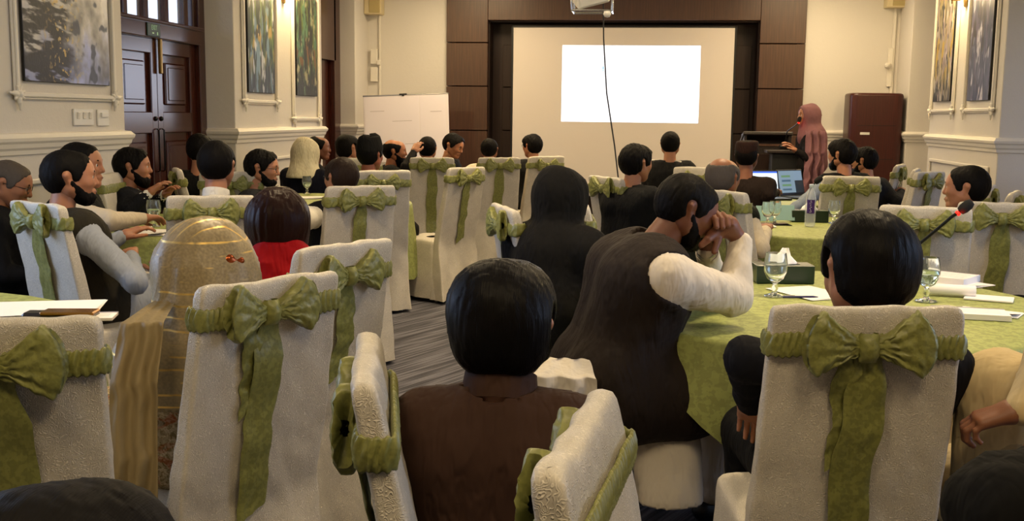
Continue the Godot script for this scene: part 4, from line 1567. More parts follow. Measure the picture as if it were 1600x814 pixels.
func build_front() -> void:
	# projection screen standing in the niche
	var t := thing("projection_screen", "large white projection screen in the brown wall niche", "screen", Vector3(-0.375, 0, -14.7))
	obj("screen_fabric", box(Vector3(2.96, 2.25, 0.012), 0.002), M.screen, t, Vector3(0, 1.485, 0))
	obj("screen_border", boxes([[Vector3(0, 2.62, 0.004), Vector3(3.02, 0.025, 0.02)], [Vector3(-1.495, 1.485, 0.004), Vector3(0.025, 2.29, 0.02)], [Vector3(1.495, 1.485, 0.004), Vector3(0.025, 2.29, 0.02)]], 0.003), M.black, t)
	obj("bottom_bar", boxes([[Vector3(0, 0.35, 0.005), Vector3(3.04, 0.028, 0.03)]], 0.006), mat(Color(0.75, 0.73, 0.7), 0.4), t)
	obj("screen_stand", boxes([[Vector3(-1.2, 0.17, 0), Vector3(0.04, 0.34, 0.04)], [Vector3(1.2, 0.17, 0), Vector3(0.04, 0.34, 0.04)], [Vector3(-1.2, 0.015, 0), Vector3(0.06, 0.03, 0.1)], [Vector3(1.2, 0.015, 0), Vector3(0.06, 0.03, 0.1)]], 0.004), M.black, t)
	# the projector's beam, put in as a glowing sheet: all but blank, a little blue mark near its left
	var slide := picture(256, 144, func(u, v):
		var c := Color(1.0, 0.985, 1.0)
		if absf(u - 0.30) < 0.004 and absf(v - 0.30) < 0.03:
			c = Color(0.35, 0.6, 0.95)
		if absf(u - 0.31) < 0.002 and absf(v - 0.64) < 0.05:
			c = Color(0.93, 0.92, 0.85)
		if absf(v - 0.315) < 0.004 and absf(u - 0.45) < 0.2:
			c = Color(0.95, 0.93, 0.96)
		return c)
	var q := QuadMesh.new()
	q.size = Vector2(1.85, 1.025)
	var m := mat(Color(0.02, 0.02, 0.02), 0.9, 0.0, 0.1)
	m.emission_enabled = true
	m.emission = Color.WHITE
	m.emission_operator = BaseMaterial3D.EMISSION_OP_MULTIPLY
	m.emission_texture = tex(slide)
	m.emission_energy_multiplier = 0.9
	obj("painted_slide_light", q, m, t, Vector3(0.115, 1.86, 0.0075))  # self-lit sheet stands in for projector light falling on the fabric
	area(Vector3(-0.26, 1.86, -14.66), Vector3(0, 0, 1), Vector2(1.85, 1.03), Color(0.80, 0.87, 1.0), 0.7, "slide_light")
	# projector in its ceiling cage
	t = thing("projector", "ceiling projector hanging in a chrome wire cage above the aisle", "projector", Vector3(-0.44, 2.20, -8.2))
	obj("pole", tube([Vector3(0, 1.05, 0), Vector3(0, 0.25, 0)], 0.02, 12), M.steel, t)
	for s in [-1.0, 1.0]:
		obj("cage_bar", tube([Vector3(s * 0.145, 0.3, 0.12), Vector3(s * 0.15, 0.06, 0.12), Vector3(s * 0.147, 0.0, 0.12)], 0.008, 8), M.chrome, t)
		obj("cage_bar", tube([Vector3(s * 0.145, 0.3, -0.12), Vector3(s * 0.145, 0.0, -0.12)], 0.008, 8), M.chrome, t)
		obj("cage_bar", tube([Vector3(s * 0.147, 0.0, 0.12), Vector3(s * 0.147, 0.0, -0.12)], 0.008, 8), M.chrome, t)
	obj("cage_bar", tube([Vector3(-0.147, 0.0, 0.12), Vector3(0.147, -0.004, 0.12)], 0.009, 8), M.chrome, t)
	obj("cage_bar", tube([Vector3(-0.147, 0.0, -0.12), Vector3(0.147, 0, -0.12)], 0.009, 8), M.chrome, t)
	obj("projector_body", boxes([[Vector3.ZERO, Vector3(0.25, 0.09, 0.22)], [Vector3(0, 0.0, 0.112), Vector3(0.2, 0.06, 0.01)]], 0.012), M.white_plastic, t, Vector3(-0.02, 0.11, 0), Vector3(0.35, 0.3, 0.28))
	obj("mount_plate", box(Vector3(0.3, 0.02, 0.26), 0.004), M.black_metal, t, Vector3(0, 0.26, 0))
	obj("receiver_dome", lathe([Vector2(0, -0.03), Vector2(0.02, -0.024), Vector2(0.029, -0.005), Vector2(0.024, 0.014), Vector2(0, 0.02)], 20), M.white_plastic, t, Vector3(0.115, -0.025, 0.12))
	var cab := obj("hanging_cable", tube([Vector3(-0.36, 2.62, -8.22), Vector3(-0.36, 2.25, -8.2), Vector3(-0.352, 2.0, -8.2), Vector3(-0.32, 1.6, -8.2), Vector3(-0.285, 1.4, -8.2), Vector3(-0.25, 1.2, -8.2), Vector3(-0.215, 0.95, -8.19), Vector3(-0.19, 0.6, -8.19), Vector3(-0.18, 0.02, -8.18)], 0.0055, 8), M.black)
	tag(cab, "thin black cable hanging from the projector down across the screen", "cable")
	# whiteboard on its easel
	t = thing("flip_chart_board", "white flip chart board on an easel in the far left corner", "whiteboard", Vector3(-3.13, 0, -13.75), 0.0)
	var bd := obj("board", box(Vector3(1.13, 0.86, 0.02), 0.004), mat(Color(0.96, 0.93, 0.95), 0.5), t, Vector3(0, 1.235, 0), Vector3(-0.08, 0, 0.045))
	obj("paper_sheet", box(Vector3(0.34, 0.8, 0.002), 0.0005), mat(Color(0.97, 0.94, 0.97), 0.8), bd, Vector3(0.36, 0.01, 0.012))
	obj("paper_sheet", box(Vector3(0.72, 0.8, 0.002), 0.0005), mat(Color(0.97, 0.94, 0.97), 0.8), bd, Vector3(-0.185, 0.012, 0.0115))
	obj("top_rail", box(Vector3(1.14, 0.016, 0.026), 0.003), M.steel, bd, Vector3(0, 0.437, 0))
	obj("clip", boxes([[Vector3(0, 0, 0), Vector3(0.1, 0.018, 0.03)], [Vector3(0.0, -0.014, 0), Vector3(0.03, 0.024, 0.034)]], 0.004), M.black, bd, Vector3(-0.03, 0.445, 0.004))
	obj("handwriting", boxes([[Vector3(-0.38, 0.235, 0.0136), Vector3(0.19, 0.004, 0.0005)], [Vector3(0.4, 0.21, 0.0146), Vector3(0.15, 0.004, 0.0005)], [Vector3(-0.05, 0.1, 0.0136), Vector3(0.26, 0.004, 0.0005)], [Vector3(0.08, -0.2, 0.0136), Vector3(0.2, 0.004, 0.0005)]], 0.0002), mat(Color(0.66, 0.62, 0.63), 0.8), bd)
	for s in [-1.0, 1.0]:
		obj("easel_leg", tube([Vector3(s * 0.4, 0.8, -0.02), Vector3(s * 0.5, 0.0, 0.12)], 0.013, 8), M.steel, t)
	obj("easel_leg", tube([Vector3(0, 1.3, -0.06), Vector3(0, 0.0, -0.45)], 0.013, 8), M.steel, t)
	# tall brown cabinet with rounded shoulders
	t = thing("cabinet", "tall reddish brown cabinet with rounded edges in far right corner", "cabinet", Vector3(2.835, 0, -14.2))
	var rows := []
	for k in 6:
		var y: float = [0.0, 0.0, 1.72, 1.745, 1.755, 1.755][k]
		var ins: float = [0.3, 0.0, 0.0, 0.008, 0.03, 0.3][k]
		var row := PackedVector3Array()
		for p in ring(0.66 - ins * 2.0 if k > 0 and k < 5 else 0.02, 0.5 - ins * 2.0 if k > 0 and k < 5 else 0.02, 0.09 if k > 0 and k < 5 else 0.004, 10):
			row.append(Vector3(p.x, y, p.y))
		rows.append(row)
	obj("cabinet_body", skin_of(rows, true, false), M.mahogany, t)
	for y in [0.33, 0.75, 1.17]:
		obj("groove", box(Vector3(0.46, 0.006, 0.006), 0.001), M.black, t, Vector3(0, y + 0.18, 0.2485))
	obj("label_plate", box(Vector3(0.115, 0.03, 0.006), 0.001), M.white_plastic, t, Vector3(-0.135, 1.25, 0.252))
	# lectern and the dark desk before it
	t = thing("lectern", "dark brown wooden lectern standing beside the speaker", "lectern", Vector3(1.36, 0, -12.75))
	obj("lectern_body", boxes([[Vector3(0, 0.55, 0), Vector3(0.46, 1.1, 0.36)], [Vector3(0, 0.04, 0), Vector3(0.52, 0.08, 0.42)]], 0.01), M.lectern, t)
	obj("reading_top", box(Vector3(0.56, 0.04, 0.46), 0.008), M.lectern, t, Vector3(0, 1.2, 0), Vector3(-0.25, 0, 0))
	obj("front_panel", box(Vector3(0.36, 0.8, 0.02), 0.006), M.dark_veneer, t, Vector3(0, 0.62, 0.185))
	obj("side_cheek", box(Vector3(0.03, 0.2, 0.4), 0.006), M.lectern, t, Vector3(-0.25, 1.14, 0))
	obj("side_cheek", box(Vector3(0.03, 0.2, 0.4), 0.006), M.lectern, t, Vector3(0.25, 1.14, 0))
	t = thing("side_desk", "low dark side desk to the right of the lectern", "desk", Vector3(1.56, 0, -12.2))
	obj("desk_top", box(Vector3(0.62, 0.03, 0.4), 0.005), M.lectern, t, Vector3(0.05, 1.06, 0))
	obj("desk_body", box(Vector3(0.5, 1.04, 0.32), 0.006), M.black, t, Vector3(0.05, 0.52, 0))
	# conduit, sockets and wall speakers
	t = thing("wall_speaker", "cream wall speaker high on the far left wall", "speaker", Vector3(-3.76, 2.93, -14.55))
	obj("speaker_box", box(Vector3(0.24, 0.34, 0.2), 0.01), M.ivory, t)
	obj("speaker_grille", box(Vector3(0.15, 0.3, 0.01), 0.003), mat(Color(0.72, 0.65, 0.45), 0.8), t, Vector3(0.03, 0, 0.104))
	t = thing("wall_speaker", "cream wall speaker high on the far right wall", "speaker", Vector3(3.1, 3.0, -14.55))
	obj("speaker_box", box(Vector3(0.24, 0.3, 0.2), 0.01), M.ivory, t)
	obj("speaker_grille", box(Vector3(0.15, 0.26, 0.01), 0.003), mat(Color(0.72, 0.65, 0.45), 0.8), t, Vector3(0.03, 0, 0.104))
	t = thing("cable_conduit", "cream cable conduit running down the far left corner", "conduit", Vector3(-3.72, 0, -14.63))
	obj("trunking", box(Vector3(0.03, 1.5, 0.025), 0.004), M.trim, t, Vector3(0.02, 2.02, 0))
	obj("junction_box", box(Vector3(0.1, 0.2, 0.05), 0.006), M.trim, t, Vector3(-0.06, 2.2, 0.01))
	obj("junction_box", box(Vector3(0.1, 0.2, 0.05), 0.006), M.trim, t, Vector3(-0.06, 1.96, 0.01))
	obj("plug", box(Vector3(0.05, 0.07, 0.06), 0.01), M.trim, t, Vector3(0.01, 2.12, 0.03))
	t = thing("cable_conduit", "cream cable conduit with a socket down the far right corner", "conduit", Vector3(3.13, 0, -14.63))
	obj("trunking", box(Vector3(0.035, 1.75, 0.025), 0.004), M.trim, t, Vector3(0, 2.0, 0))
	obj("junction_box", box(Vector3(0.06, 0.5, 0.04), 0.006), M.trim, t, Vector3(-0.03, 2.1, 0.005))
	obj("socket_plug", lathe([Vector2(0, 0), Vector2(0.04, 0), Vector2(0.04, 0.05), Vector2(0.028, 0.09), Vector2(0, 0.095)], 16), M.trim, t, Vector3(-0.05, 2.12, 0.02), Vector3(PI / 2, 0, 0.5))
	# switch plates under the big painting
	t = thing("light_switch", "wide white switch plate with three switches below the large painting", "switch", Vector3(-3.742, 1.375, -6.77), PI / 2)
	obj("plate", box(Vector3(0.25, 0.11, 0.014), 0.003), M.white_plastic, t)
	for k in 3:
		obj("rocker", box(Vector3(0.03, 0.045, 0.01), 0.003), M.trim, t, Vector3(-0.075 + 0.075 * k, 0.01, 0.011), Vector3(0.12, 0, 0))
	t = thing("light_switch", "narrow white switch plate right of the wide one below large painting", "switch", Vector3(-3.742, 1.37, -7.03), PI / 2)
	obj("plate", box(Vector3(0.15, 0.11, 0.014), 0.003), M.white_plastic, t)
	obj("card_slot", box(Vector3(0.09, 0.03, 0.02), 0.003), M.white_plastic, t, Vector3(0, 0.02, 0.012))

func build_wall_art() -> void:
	painting("large abstract grey and white painting on the left wall pier", Vector3(-3.745, 2.3, -6.60), 1.03, 1.42, 1.17, 1.58, PI / 2, art_waves())
	var green := art_drips(31, [Color(0.16, 0.22, 0.12), Color(0.38, 0.46, 0.20), Color(0.45, 0.56, 0.62), Color(0.12, 0.14, 0.12)], Color(0.72, 0.6, 0.32), Color(0.86, 0.86, 0.9))
	var green2 := art_drips(51, [Color(0.14, 0.16, 0.08), Color(0.36, 0.42, 0.16), Color(0.34, 0.50, 0.36), Color(0.10, 0.11, 0.07)], Color(0.48, 0.32, 0.14), Color(0.75, 0.72, 0.55))
	painting("blue green abstract painting, left one of the lamp-lit pair on left pier", Vector3(-3.595, 2.27, -9.69), 0.68, 1.34, 0.84, 1.5, PI / 2, green)
	painting("dark green abstract painting, right one of the lamp-lit pair on left pier", Vector3(-3.595, 2.11, -11.03), 0.68, 1.02, 0.84, 1.5, PI / 2, green2)
	var ochre := art_drips(71, [Color(0.62, 0.58, 0.5), Color(0.74, 0.66, 0.42), Color(0.66, 0.6, 0.62), Color(0.07, 0.10, 0.13)], Color(0.75, 0.62, 0.2), Color(0.85, 0.82, 0.8))
	var grey := art_drips(91, [Color(0.26, 0.29, 0.38), Color(0.62, 0.62, 0.70), Color(0.36, 0.34, 0.44), Color(0.20, 0.22, 0.32)], Color(0.20, 0.17, 0.16), Color(0.86, 0.85, 0.9))
	painting("ochre and black abstract painting, left one of pair on right pier", Vector3(3.045, 2.3, -11.75), 0.64, 1.36, 0.84, 1.55, -PI / 2, ochre)
	painting("grey blue abstract painting, right one of pair on right pier", Vector3(3.045, 2.3, -10.50), 0.66, 1.38, 0.88, 1.55, -PI / 2, grey)
	sconce("glowing wall lamp between the two green paintings on left pier", Vector3(-3.6, 2.58, -10.36), Vector3(1, 0, 0))
	sconce("glowing wall lamp between the two paintings on right pier", Vector3(3.05, 2.62, -11.13), Vector3(-1, 0, 0))

# ------------------------------------------------------------------ scarves
func at_head(J: Dictionary, p: Vector3) -> Vector3:
	return J.H + J.HB * p

func scarf(t: Node3D, J: Dictionary, cell: float, called: String, m: Material, long: float, wide: float, grow := 0.022, opening := true, nr := 1.0, clip := 9.0) -> void:
	var s: float = J.HB.get_scale().x
	var l := []
	for b in skull(grow):
		l.append([at_head(J, b[0]), at_head(J, b[1]), b[2] * s, b[3] * s, 0.04])
	l.append([at_head(J, Vector3(0, -0.03, 0.03)), J.N + Vector3(0, 0.0, 0.02), (0.085 * s + grow * 0.5) * nr, 0.105 * nr, 0.06])
	l.append([at_head(J, Vector3(0, -0.1, -0.03)), J.N + Vector3(0, -0.07, -0.07), 0.066 * s, 0.085, 0.05])
	for k in ["L", "R"]:
		l.append([J.N + Vector3(0, -0.03, 0.0), J["S" + k] + Vector3(0, -0.01, 0), 0.09, 0.07 * wide, 0.06])
		l.append([J["S" + k], J["S" + k].lerp(J["E" + k], minf(1.0, long * 1.6)), 0.074 * wide, 0.078 * wide, 0.06])
		l.append([J.N + Vector3(0, -0.08, 0.03), J["c" + k] + Vector3(0, -long * 0.6, 0.04), 0.11, 0.115 * wide, 0.07])
	l.append([J.N + Vector3(0, -0.1, 0.05), J.N + Vector3(0, -0.2 - long, 0.09), 0.12, 0.14 * wide, 0.08])
	if opening:
		l.append([at_head(J, Vector3(0, 0.0, -0.135)), at_head(J, Vector3(0, -0.035, -0.135)), 0.083 * s, 0.078 * s, 0.012, true])
	obj(called, net_mesh(l, minf(cell, 0.016), [] if clip > 5.0 else [Plane(Vector3(0, -1, 0), clip - J.N.y)], [0.010, Vector3(8, 3, 8), 5]), m, t)

func hanging_cloth(t: Node3D, called: String, m: Material, path: Array, across: Vector3, widths: Array, seed_: int, depth := 0.02) -> void:
	# a length of cloth falling along path, folded lengthwise; two sided with thickness
	var ns := noise(seed_, 1.0, 2)
	var rows := []
	var steps := 40
	for k in steps + 1:
		var u := float(k) / steps * (path.size() - 1)
		var i := mini(int(u), path.size() - 2)
		var c: Vector3 = path[i].lerp(path[i + 1], smoothstep(0.0, 1.0, u - i) * 0.5 + (u - i) * 0.5)
		var w: float = lerpf(widths[i], widths[i + 1], u - i)
		var row := PackedVector3Array()
		var nrm := across.cross(Vector3.UP).normalized()
		for side in 2:
			for j in 25:
				var v := lerpf(-1.0, 1.0, (j if side == 0 else 24 - j) / 24.0)
				var f := depth * sin(v * 7.5 + 2.0 * ns.get_noise_1d(u * 1.2)) + depth * 0.5 * ns.get_noise_2d(v * 2.0, u * 0.7)
				row.append(c + across * (v * w * 0.5) + nrm * (f + (0.002 if side == 0 else -0.002)))
		rows.append(row)
	obj(called, skin_of(rows, true, false), m, t)

func topi(t: Node3D, J: Dictionary, m: Material, high: float, called := "cap", front := 0.0) -> void:
	# flat-sided cap; its crown is pressed into a ridge when front is given
	var rows := []
	for k in 7:
		var y: float = [0.035, 0.036, 0.06, 0.035 + high * 0.75, 0.035 + high, 0.04 + high, 0.036 + high][k]
		var g: float = [0.96, 1.0, 1.0, 0.97, 0.92, 0.8, 0.01][k]
		var row := PackedVector3Array()
		for j in 32:
			var a := TAU * j / 32
			var rr := Vector2(cos(a) * (0.089 + 0.006 * front), sin(a) * (0.108 + 0.006 * front))
			var ridge := 0.0 if k < 3 else front * (1.0 - minf(1.0, absf(cos(a)) * 1.4)) * 0.02
			row.append(Vector3(rr.x * g * (1.0 - front * 0.25 * clampf((y - 0.06) / high, 0, 1)), y + ridge - 0.02 * sin(a) * 0.6 * (1.0 if k < 3 else 0.4), 0.008 + rr.y * g))
		rows.append(row)
	sub_part(t, called, skin_of(rows, true, false), m, J)

# ------------------------------------------------------------------ the scene
func _ready() -> void:
	# camera: 1.42 m above the carpet, turned 7.1 degrees to the left and 7.7 down
	var cam := Camera3D.new()
	cam.name = "camera"
	add_child(cam)
	cam.position = Vector3(0, 1.42, 0)
	cam.rotation = Vector3(-0.13495, 0.12445, 0.01229)
	cam.fov = rad_to_deg(2.0 * atan(407.0 / 1668.0))
	cam.near = 0.05
	cam.current = true
	var env := Environment.new()
	env.background_mode = Environment.BG_SKY
	var sky := Sky.new()
	var sm := ProceduralSkyMaterial.new()
	sm.sky_top_color = Color(0.55, 0.68, 0.92)
	sm.sky_horizon_color = Color(0.86, 0.90, 0.97)
	sm.ground_horizon_color = Color(0.6, 0.58, 0.55)
	sm.ground_bottom_color = Color(0.4, 0.38, 0.35)
	sm.energy_multiplier = 1.5
	sky.sky_material = sm
	env.sky = sky
	env.tonemap_mode = Environment.TONE_MAPPER_LINEAR
	env.tonemap_exposure = 2.05
	env.sdfgi_enabled = true
	env.ssao_enabled = true
	env.ssil_enabled = true
	var we := WorldEnvironment.new()
	we.name = "world"
	we.environment = env
	add_child(we)
	make_materials()
	# ceiling lights (above the frame), warm
	for p in [[-1.0, -0.4, 1.4, 0.0], [0.9, -0.4, 1.7, 0.0], [-1.3, -3.9, 0.9, 2.2], [1.0, -3.9, 0.9, 2.2], [-1.3, -7.3, 1.0, 2.6], [0.7, -7.3, 1.0, 2.6], [-1.3, -10.7, 1.3, 2.4], [0.7, -10.7, 1.3, 2.4], [-2.3, -13.3, 2.3, 0.0], [1.9, -13.3, 2.3, 0.0]]:
		var t := thing("ceiling_light", "square recessed ceiling light panel", "light", Vector3(p[0], 3.29, p[1]), 0.0, "ceiling light panels")
		obj("light_frame", box(Vector3(0.9, 0.03, 0.9), 0.005), M.white_plastic, t)
		obj("light_diffuser", box(Vector3(0.8, 0.012, 0.8), 0.003), emit(Color(1.0, 0.88, 0.7), 1.2), t, Vector3(0, -0.016, 0))
		area(Vector3(p[0], 3.25, p[1]), Vector3(0, -1, 0), Vector2(0.8, 0.8), Color(1.0, 0.89, 0.70), p[2], "ceiling_panel_light")
		if p[3] > 0.0:
			# downlight in the middle of the panel
			obj("downlight", lathe([Vector2(0, -0.004), Vector2(0.13, -0.004), Vector2(0.15, 0.004), Vector2(0.15, 0.02), Vector2(0, 0.02)], 20), emit(Color(1.0, 0.88, 0.7), 3.0), t, Vector3(0, -0.04, 0))
			var sp := SpotLight3D.new()
			sp.name = "downlight_beam"
			t.add_child(sp)
			sp.position = Vector3(0, -0.07, 0)
			sp.rotation = Vector3(-PI / 2, 0, 0)
			sp.light_color = Color(1.0, 0.89, 0.70)
			sp.light_energy = p[3]
			sp.light_size = 0.14
			sp.spot_angle = 54.0
			sp.spot_angle_attenuation = 0.7
			sp.spot_range = 20.0
			sp.spot_attenuation = 2.0
			sp.shadow_enabled = true
	# cool daylight through the side windows (outside the frame)
	area(Vector3(-4.2, 1.8, -3.2), Vector3(1, 0, 0), Vector2(1.8, 1.6), Color(0.74, 0.84, 1.0), 2.2, "daylight")
	area(Vector3(3.9, 1.8, -3.2), Vector3(-1, 0, 0), Vector2(2.1, 1.6), Color(0.74, 0.84, 1.0), 2.2, "daylight")
	var t0 := Time.get_ticks_msec()
	build_room()
	build_wall_art()
	build_front()
	var t1 := Time.get_ticks_msec()
	build_tables()
	build_chairs()
	var t2 := Time.get_ticks_msec()
	build_people()
	print("room ", t1 - t0, " chairs ", t2 - t1, " people ", Time.get_ticks_msec() - t2)

func build_tables() -> void:
	round_table("round table with green cloth at the lower left edge", Vector3(-2.55, 0, -2.75), 0.9, 1)
	round_table("round table with green cloth in front of the bearded man in navy suit", Vector3(-2.9, 0, -6.0), 0.72, 2)
	round_table("round table with green cloth between white headscarf and man in eyeglasses", Vector3(-2.65, 0, -7.85), 0.88, 3)
	round_table("round table with green cloth under the purple-labelled bottle", Vector3(1.08, 0, -6.9), 0.72, 4)
	round_table("large round table with green cloth right of the man with clasped hands", Vector3(0.64, 0, -4.0), 0.86, 5, -0.14)
	round_table("round table with green cloth carrying the two open laptops", Vector3(0.95, 0, -9.2), 0.75, 6)
	# right-hand table
	goblet("empty stemmed glass left of the largest head, before the tissue box", Vector3(0.492, 0.754, -4.080), 0.0, 1.12)
	goblet("half full stemmed glass right of the largest head", Vector3(1.043, 0.754, -4.075), 0.7, 1.12)
	tissue_box("green tissue box beside the empty stemmed glass on the near table", Vector3(0.566, 0.760, -4.459), 0.12)
	sheets("sheet of white paper behind the large chair's left shoulder", Vector3(0.637, 0.754, -4.184), 0.21, 0.29, 0.5)
	rolled_pad("notepad with its pages rolled over on the near right table", Vector3(1.213, 0.754, -4.210), -0.35)
	sheets("thick white notepad at the near edge of the right table", Vector3(1.118, 0.754, -3.791), 0.24, 0.14, -0.12, "pad", 0.02)
	sheets("white sheet poking out behind the thick notepad", Vector3(1.208, 0.754, -3.882), 0.2, 0.12, -0.5)
	sheets("stacked white notepads behind the half full glass", Vector3(1.259, 0.754, -4.607), 0.2, 0.2, -0.6, "pad", 0.03)
	sheets("loose white sheet lying right of the stacked notepads", Vector3(1.285, 0.754, -4.560), 0.21, 0.2, -0.9)
	pen("blue pen lying left of the large chair", Vector3(0.583, 0.754, -4.055), 0.2, Color(0.08, 0.08, 0.3))
	# middle right table
	goblet("left one of two empty glasses beside the blue folded paper", Vector3(0.763, 0.754, -6.849), 0.0)
	goblet("right one of two empty glasses beside the blue folded paper", Vector3(0.817, 0.754, -6.945), 0.0)
	goblet("empty stemmed glass right of the green tissue box, before the bow chair", Vector3(1.206, 0.754, -7.085), 0.0)
	tissue_box("green tissue box behind the purple-labelled bottle", Vector3(1.062, 0.754, -7.177), 0.05)
	bottle("clear plastic water bottle with a purple label", Vector3(1.020, 0.754, -6.833))
	var bp := thing("folded_paper", "pale blue folded paper standing behind the two glasses", "paper", Vector3(0.845, 0.754, -7.122))
	bp.position.y = TT
	obj("sheet", boxes([[Vector3(-0.06, 0.055, 0.0), Vector3(0.13, 0.11, 0.003)], [Vector3(0.06, 0.055, 0.02), Vector3(0.12, 0.11, 0.003)]], 0.001), M.paper_blue, bp, Vector3.ZERO, Vector3(-0.5, 0, 0))
	sheets("dark red folder lying before the two glasses", Vector3(0.784, 0.754, -6.937), 0.24, 0.16, 0.1, "folder")
	sheets("white notepad at the left edge of the middle right table", Vector3(0.718, 0.754, -6.758), 0.16, 0.12, 0.1, "pad", 0.008)
	sheets("white notepad at the right edge of the middle right table", Vector3(1.370, 0.754, -7.256), 0.22, 0.13, 0.05, "pad", 0.012)
	var glow1 := picture(64, 40, func(u, v): return Color(0.9, 0.96, 1.0) if v > 0.06 else Color(0.2, 0.35, 0.8))
	var glow2 := picture(96, 64, func(u, v):
		var c := Color(0.16, 0.2, 0.23)
		if u < 0.66:
			c = Color(0.70, 0.82, 0.9)
			if fmod(v * 5.0, 1.0) < 0.45 and u > 0.12 and u < 0.5 and v > 0.15:
				c = Color(0.36, 0.52, 0.62) if int(v * 5.0) % 2 == 0 else Color(0.55, 0.76, 0.5)
		elif v < 0.45:
			c = Color(0.70, 0.82, 0.92)
		return c)
	goblet("empty stemmed glass beside the man in brown cap", Vector3(1.011, 0.754, -9.971), 0.0)
	laptop("open laptop with a blank white screen beside the man in brown cap", Vector3(0.964, 0.754, -9.174), 0.35, glow1, 0.8, 0.25)
	laptop("open laptop with documents on its screen, below the lectern", Vector3(1.247, 0.754, -9.403), 0.75, glow2, 0.22, 0.25)
	gooseneck("slim black microphone with red ring held up before the speaker", Vector3(Vector3(1.533, 1.087, -12.453)), [Vector3(1.533, 1.087, -12.453), Vector3(1.557, 1.283, -12.431), Vector3(1.607, 1.350, -12.142), Vector3(1.627, 1.386, -12.047)], Vector3(0.15, 0.75, 0.1), true)
	gooseneck("black gooseneck microphone rising over the near right table, red ring below its foam", Vector3(1.179, 0.754, -4.872), [Vector3(1.179, 0.754, -4.872), Vector3(1.098, 0.912, -4.492), Vector3(1.161, 0.982, -4.459), Vector3(1.211, 1.044, -4.422), Vector3(1.230, 1.064, -4.397)], Vector3(0.6, 0.55, 0), true, 0.007)
	gooseneck("black microphone with round foam tip behind the water bottle", Vector3(1.112, 0.754, -7.559), [Vector3(1.112, 0.754, -7.559), Vector3(1.096, 0.883, -7.488), Vector3(1.111, 0.948, -7.499), Vector3(1.140, 0.988, -7.508)], Vector3(0.7, 0.6, 0), false)
	# left tables
	goblet("half full glass near the hand on the left middle table", Vector3(-2.837, 0.754, -5.876), 0.5, 1.05)
	sheets("white paper beside the glass on the left middle table", Vector3(-2.665, 0.754, -5.635), 0.3, 0.2, 0.1)
	sheets("white paper left of the glass on the left middle table", Vector3(-2.734, 0.754, -5.486), 0.26, 0.16, 0.3)
	var ph := thing("phone", "black phone lying on the left middle table", "phone", Vector3(-2.877, 0.754, -5.652), 0.4)
	ph.position.y = TT
	obj("case", box(Vector3(0.16, 0.012, 0.08), 0.004), M.black, ph, Vector3(0, 0.006, 0))
	goblet("half full glass on the table behind the white headscarf", Vector3(-2.795, 0.754, -8.579), 0.4)
	sheets("white paper on the table before the man in eyeglasses", Vector3(-2.677, 0.754, -8.183), 0.4, 0.25, 0.3)
	sheets("large sheet of white paper at the lower left table", Vector3(-2.097, 0.754, -3.289), 0.55, 0.3, 0.35)
	var cs := thing("spectacle_case", "dark glasses case with a bronze edge on the lower left table", "case", Vector3(-1.864, 0.754, -3.182), 0.18)
	cs.position.y = TT
	obj("case_body", box(Vector3(0.23, 0.022, 0.07), 0.009), mat(Color(0.12, 0.085, 0.065), 0.3), cs, Vector3(0, 0.011, 0))
	obj("bronze_edge", box(Vector3(0.17, 0.012, 0.074), 0.004), mat(Color(0.6, 0.42, 0.2), 0.25, 0.8), cs, Vector3(0.03, 0.02, 0))
	sheets("small white notepad under the glasses case", Vector3(-1.775, 0.754, -3.200), 0.16, 0.11, 0.3, "pad", 0.01)

